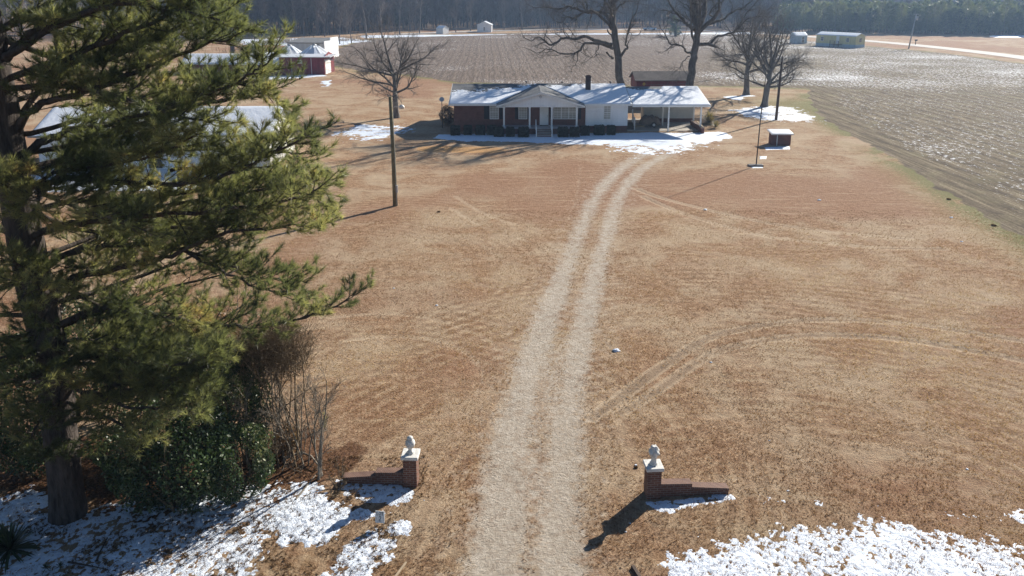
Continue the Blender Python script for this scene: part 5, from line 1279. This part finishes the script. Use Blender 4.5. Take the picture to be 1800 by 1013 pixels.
# ------------------------------------------------------------------ far woods
def far_tree_mesh(seed, H_, r, ntw, tw=.05, tl=1.5, rt=.18, lo=.28):
    rg = np.random.default_rng(seed); ps = []
    T, _ = wob_line((0, 0, -.3), (0, 0, 1), H_*.95, 7, .05, rg); ps.append((T, np.linspace(rt, .03, 7), 5)); tips = []
    for k in range(22):
        z = H_*rg.uniform(lo, .95); q = np.array([np.interp(z, T[:, 2], T[:, i]) for i in (0, 1)]+[z]); az = rg.uniform(0, 6.28); el = rg.uniform(.4, 1.2); L = r*rg.uniform(.6, 1.3)*(1-.4*z/H_)*1.3
        Q, _ = wob_line(q, (math.cos(az)*math.cos(el), math.sin(az)*math.cos(el), math.sin(el)), L, 4, .15, rg, .05); ps.append((Q, np.linspace(.07, .02, 4), 3)); tips.append(Q)
    n = ntw; B = np.array([tips[i][rg.integers(1, 4)] for i in rg.integers(0, len(tips), n)])+rg.normal(size=(n, 3))*.35
    d = rg.normal(size=(n, 3)); d[:, 2] = np.abs(d[:, 2])*.9+.5; d /= np.linalg.norm(d, axis=1, keepdims=True); u = np.cross(d, rg.normal(size=(n, 3))); u /= np.linalg.norm(u, axis=1, keepdims=True)
    l = tl*(.5+rg.random((n, 1))); V2 = np.stack([B-u*tw/2, B+u*tw/2, B+d*l], 1).reshape(-1, 3); v, f = tubes(ps)
    return v, f[0], V2, np.arange(n*3).reshape(-1, 3)
FT = [far_tree_mesh(500+i, 15+2.2*(i % 4), 3.6+.7*(i % 3), 750, rt=.2+.04*(i % 3)) for i in range(6)]
def far_proto(i):
    v, f, V2, F2 = FT[i]; a = np_mesh('trunk', v, [f]); a.materials.append(M['far_bark']); b = np_mesh('branches', V2, [F2], {'rnd': np.full(len(V2), [.2, .6, .4, .75, .1, .5][i])}); b.materials.append(M['wood_tone']); return a, b
FPM = [far_proto(i) for i in range(6)]
rg = np.random.default_rng(55); nt_ = 0
ordn = ['first', 'second', 'third', 'fourth', 'fifth', 'sixth', 'seventh', 'eighth', 'ninth', 'tenth', 'eleventh', 'twelfth', 'thirteenth', 'fourteenth', 'fifteenth', 'sixteenth', 'seventeenth', 'eighteenth', 'nineteenth', 'twentieth']
edge = [(592, 80), (613, 78), (640, 72), (668, 68), (566, 66), (530, 65), (495, 66), (460, 67), (700, 62), (735, 60), (800, 58), (826, 55.5), (886, 54), (918, 54), (950, 52), (985, 51), (1020, 50.5), (1060, 50), (1098, 50), (1235, 50), (1270, 51), (1305, 52), (1340, 54), (1372, 57)]
for k, (px, py) in enumerate(edge):
    c = at(px, py); i = k % 6; sc = (1.0 if k > 1 else .85)*rg.uniform(.85, 1.15)*(.9 if py > 70 else 1.05)
    t = empty('bare_tree', (c.x, c.y+4, 0), rg.uniform(0, 6.28)); t.scale = (sc, sc, sc)
    link('trunk', FPM[i][0], None, t); link('branches', FPM[i][1], None, t)
    where = ('left of the lone bare tree' if px < 640 else 'behind the lone bare tree' if px < 760 else 'between the tiny shed and the gabled shed' if px < 840 else 'between the gabled shed and the first oak' if px < 1100 else 'right of the cedar')
    idx = [q for q, (a, b) in enumerate(sorted(edge)) if (a, b) == (px, py)][0]
    tag(t, 'leafless woods edge tree %s, %s from left' % (where, ordn[idx] if idx < 20 else 'twenty-' + ordn[idx-20]), 'tree', 'bare trees along the far woodland edge')
def wood_mass(name, label, spots, kinds, m, seed, scale=(.9, 1.3)):
    rg = np.random.default_rng(seed); V = []; Q = []; T = []; off = 0; AT = []
    for x, y in spots:
        tone = rg.random()
        v, f, v2, f2 = kinds[rg.integers(0, len(kinds))]; a = rg.uniform(0, 6.28); s_ = rg.uniform(*scale); ca, sa = math.cos(a)*s_, math.sin(a)*s_
        Rm = np.array([[ca, -sa, 0], [sa, ca, 0], [0, 0, s_*rg.uniform(.9, 1.15)]])
        V.append(v@Rm.T+[x, y, 0]); Q.append(f+off); off += len(v); V.append(v2@Rm.T+[x, y, 0]); T.append(f2+off); off += len(v2); AT.append(np.full(len(v)+len(v2), tone))
    return tag(link(name, np_mesh(name, np.concatenate(V), [np.concatenate(Q), np.concatenate(T)], {'rnd': np.concatenate(AT)}), M[m]), label, 'woods', kind='stuff')
FTs = [far_tree_mesh(600+i, 17+2*i, 4.4, 560, .10, 2.0, .2, .03) for i in range(4)]
sp1 = []
E1 = np.array([tuple(at(x, y).xy) for x, y in ((-500, 75), (-100, 66), (250, 62), (430, 64), (560, 64), (660, 60), (780, 52), (900, 49.5), (1000, 48), (1150, 48), (1300, 49), (1420, 52))])
while len(sp1) < 1250:
    s_ = rg.random()*(len(E1)-1); i = int(s_); q = E1[i]*(1-(s_-i))+E1[i+1]*(s_-i); n_ = q/np.linalg.norm(q); q = q*(1+.0)+n_*(6+110*rg.random()**1.3)+rg.normal(size=2)*2; sp1.append(q)
sp1 = [q for q in sp1 if q[0] < 190]
wood_mass('woods', 'grey leafless wood stretching across the top of the view', sp1, FTs, 'wood_tone', 61)
# right hand pine plantation: front row single trees, the rest as a mass
def fpine(seed, H_, r, n=420, tw=.22, tl=.9):
    rg = np.random.default_rng(seed); ps = [(np.array([(0, 0, -.2), (0, 0, H_*.5), (0, 0, H_)]), np.array([.14, .1, .03]), 5)]
    z = H_*(.12+.88*rg.random(n)**.9); rr = r*np.clip(1.15*(1-z/H_)**.7+.05, 0, 1)*np.sqrt(rg.random(n)); az = rg.uniform(0, 6.28, n)
    B = np.stack([np.cos(az)*rr, np.sin(az)*rr, z], 1); d = np.stack([np.cos(az), np.sin(az), np.full(n, .7)], 1)+rg.normal(size=(n, 3))*.5; d /= np.linalg.norm(d, axis=1, keepdims=True)
    u = np.cross(d, rg.normal(size=(n, 3))); u /= np.linalg.norm(u, axis=1, keepdims=True); l = tl*(.5+rg.random((n, 1)))
    V2 = np.stack([B-u*tw/2, B+u*tw/2, B+d*l], 1).reshape(-1, 3); v, f = tubes(ps); return v, f[0], V2, np.arange(n*3).reshape(-1, 3)
FP = [fpine(700+i, 7.6+.9*i, 2.4+.25*i, 1300, .15, .9) for i in range(4)]
FPmesh = []
for v, f, v2, f2 in FP:
    a = np_mesh('trunk', v, [f]); a.materials.append(M['far_bark']); rr = np.random.default_rng(3).random(len(f2)); b = np_mesh('needles', v2, [f2], {'rnd': np.repeat(np.clip(rr*.3+[.1, .6, .35, .75][len(FPmesh)], 0, 1), 3)}); b.materials.append(M['far_needles']); FPmesh.append((a, b))
pl_px = [(x, 57.5+(x-1400)*.0135) for x in np.arange(1392, 1830, 11.5)]
for k, (px, py) in enumerate(pl_px):
    c = at(px, py+rg.uniform(-.3, .3)); i = int(rg.integers(0, 4)); s_ = rg.uniform(.85, 1.2); t = empty('pine_tree', (c.x, c.y+3, 0), rg.uniform(0, 6)); t.scale = (s_*1.05, s_*1.05, s_)
    link('trunk', FPmesh[i][0], None, t); link('needles', FPmesh[i][1], None, t)
    wh = 'left of the mobile home' if px < 1447 else 'behind the mobile home' if px < 1530 else 'left of the roadside pole' if px < 1600 else 'right of the roadside pole' if px < 1700 else 'toward the right edge'
    if k < 20: nm = ordn[k]
    elif k < 39: nm = 'twenty-'+ordn[k-20] if k < 29 else 'thirty-'+ordn[k-30] if k > 29 else 'thirtieth'
    tag(t, 'young front row pine %s, %s from left' % (wh, nm), 'tree', 'young pines in the plantation front row')
sp2 = []
while len(sp2) < 900:
    px = rg.uniform(1370, 2000); c = at(px, 57+(px-1400)*.0135); q = np.array(c.xy); q = q+q/np.linalg.norm(q)*(5+60*rg.random()); sp2.append(q)
FPl = [fpine(720+i, 8.0+.9*i, 2.8, 300, .34, 1.1) for i in range(3)]
o = wood_mass('pine_plantation', 'dense young pine plantation behind the yellow mobile home', sp2, FPl, 'far_needles', 62, (.85, 1.15))

sp3 = []
for k in range(1100):
    x = rg.uniform(-140, 520); sp3.append(np.array([x, 440+90*rg.random()-x*.05]))
FTb = [far_tree_mesh(800+i, 26+3*i, 6, 420, .22, 3.2, .3, .05) for i in range(3)]
wood_mass('far_woods', 'tall blue hazed wood rising behind the plantation and field', sp3, FTb, 'wood_tone', 63, (.9, 1.2))
# ditch brush in front of the left woods
rg = np.random.default_rng(88); B = []
for x, y in ((500, 76), (540, 74), (470, 78), (620, 73), (445, 92), (480, 90)):
    c = at(x, y); B.append(np.stack([c.x+rg.normal(size=260)*4, c.y+rg.normal(size=260)*2, np.abs(rg.normal(size=260))*.6], 1))
B = np.concatenate(B); V, F_ = tufts(B, np.tile([0, 0, 1.], (len(B), 1)), 6, .9, .04, rg, .7)
tag(link('brush', np_mesh('brush', V, [F_], {'rnd': np.repeat(rg.random(len(B)*6), 3)}), M['dead_leaves']), 'scrubby brown brush in front of the left woods', 'brush', kind='stuff')

# ------------------------------------------------------------------ dry grass blades on the near lawn
rg = np.random.default_rng(99)
n = 150000
yy = 13+37*rg.random(n*2)**1.25; xx = (rg.random(n*2)*2-1)*(yy*.72+2.5)
mm = masks(xx, yy); keep = (rg.random(n*2) > mm['drive']*1.2) & (mm['field'] < .4) & (rg.random(n*2) > mm['trk']*.6) & (rg.random(n*2) > .35*mm['litter'])
keep &= fbm(xx*1.3, yy*1.3, 91, 4) > .36
xx, yy = xx[keep][:n], yy[keep][:n]; B = np.stack([xx, yy, zf(xx, yy)+.0], 1)
flow = fbm(xx*.25, yy*.25, 95, 2)*9; A_ = np.stack([np.cos(flow)*1.0, np.sin(flow)*1.0, np.full(len(xx), .75)], 1); A_ /= np.linalg.norm(A_, axis=1, keepdims=True)
V, F_ = tufts(B, A_, 5, .085, .011, rg, .75)
tone = np.clip(.42+(fbm(xx*.12, yy*.12, 96, 3)-.5)*1.3-.25*mm['red'][keep][:n]+rg.normal(size=len(xx))*.08, 0, 1)
tag(link('dry_grass', np_mesh('dry_grass', V, [F_], {'rnd': np.repeat(np.clip(np.repeat(tone, 5)+(rg.random(len(xx)*5)-.5)*.5, 0, 1), 3)}), M['straw']), 'short dry brown winter grass covering the near lawn', 'grass', kind='stuff')
# straw and leaves poking through the shaded snow
n = 5200; xx = rg.uniform(-15, -2.6, n); yy = rg.uniform(14, 21.5, n); k = fbm(xx*1.1, yy*1.1, 97, 3) > .47; xx, yy = xx[k], yy[k]
B = np.stack([xx, yy, np.full(len(xx), .02)], 1); A_ = rg.normal(size=(len(xx), 3)); A_[:, 2] = np.abs(A_[:, 2])*.5+.2; A_ /= np.linalg.norm(A_, axis=1, keepdims=True)
V, F_ = tufts(B, A_, 9, .12, .013, rg, .9)
tag(link('leaf_litter', np_mesh('leaf_litter', V, [F_], {'rnd': np.repeat(rg.random(len(xx)*9)*.6, 3)}), M['dead_leaves']), 'dark straw and leaf litter poking through the snow at left', 'litter', kind='stuff')

# ------------------------------------------------------------------ haze
hz = MB().box(-1700, 1700, -300, 1800, -1.2, 48).build('haze', None)
hm = bpy.data.materials.new('haze'); hm.use_nodes = True; t_ = hm.node_tree; t_.nodes.clear()
pv = t_.nodes.new('ShaderNodeVolumePrincipled'); pv.inputs['Color'].default_value = (.45, .66, 1., 1); pv.inputs['Density'].default_value = .00034; pv.inputs['Anisotropy'].default_value = .35
ou = t_.nodes.new('ShaderNodeOutputMaterial'); t_.links.new(pv.outputs[0], ou.inputs['Volume']); hz.data.materials.append(hm)
tag(hz, 'thin blue winter haze over the far fields and woods', 'haze', kind='stuff')
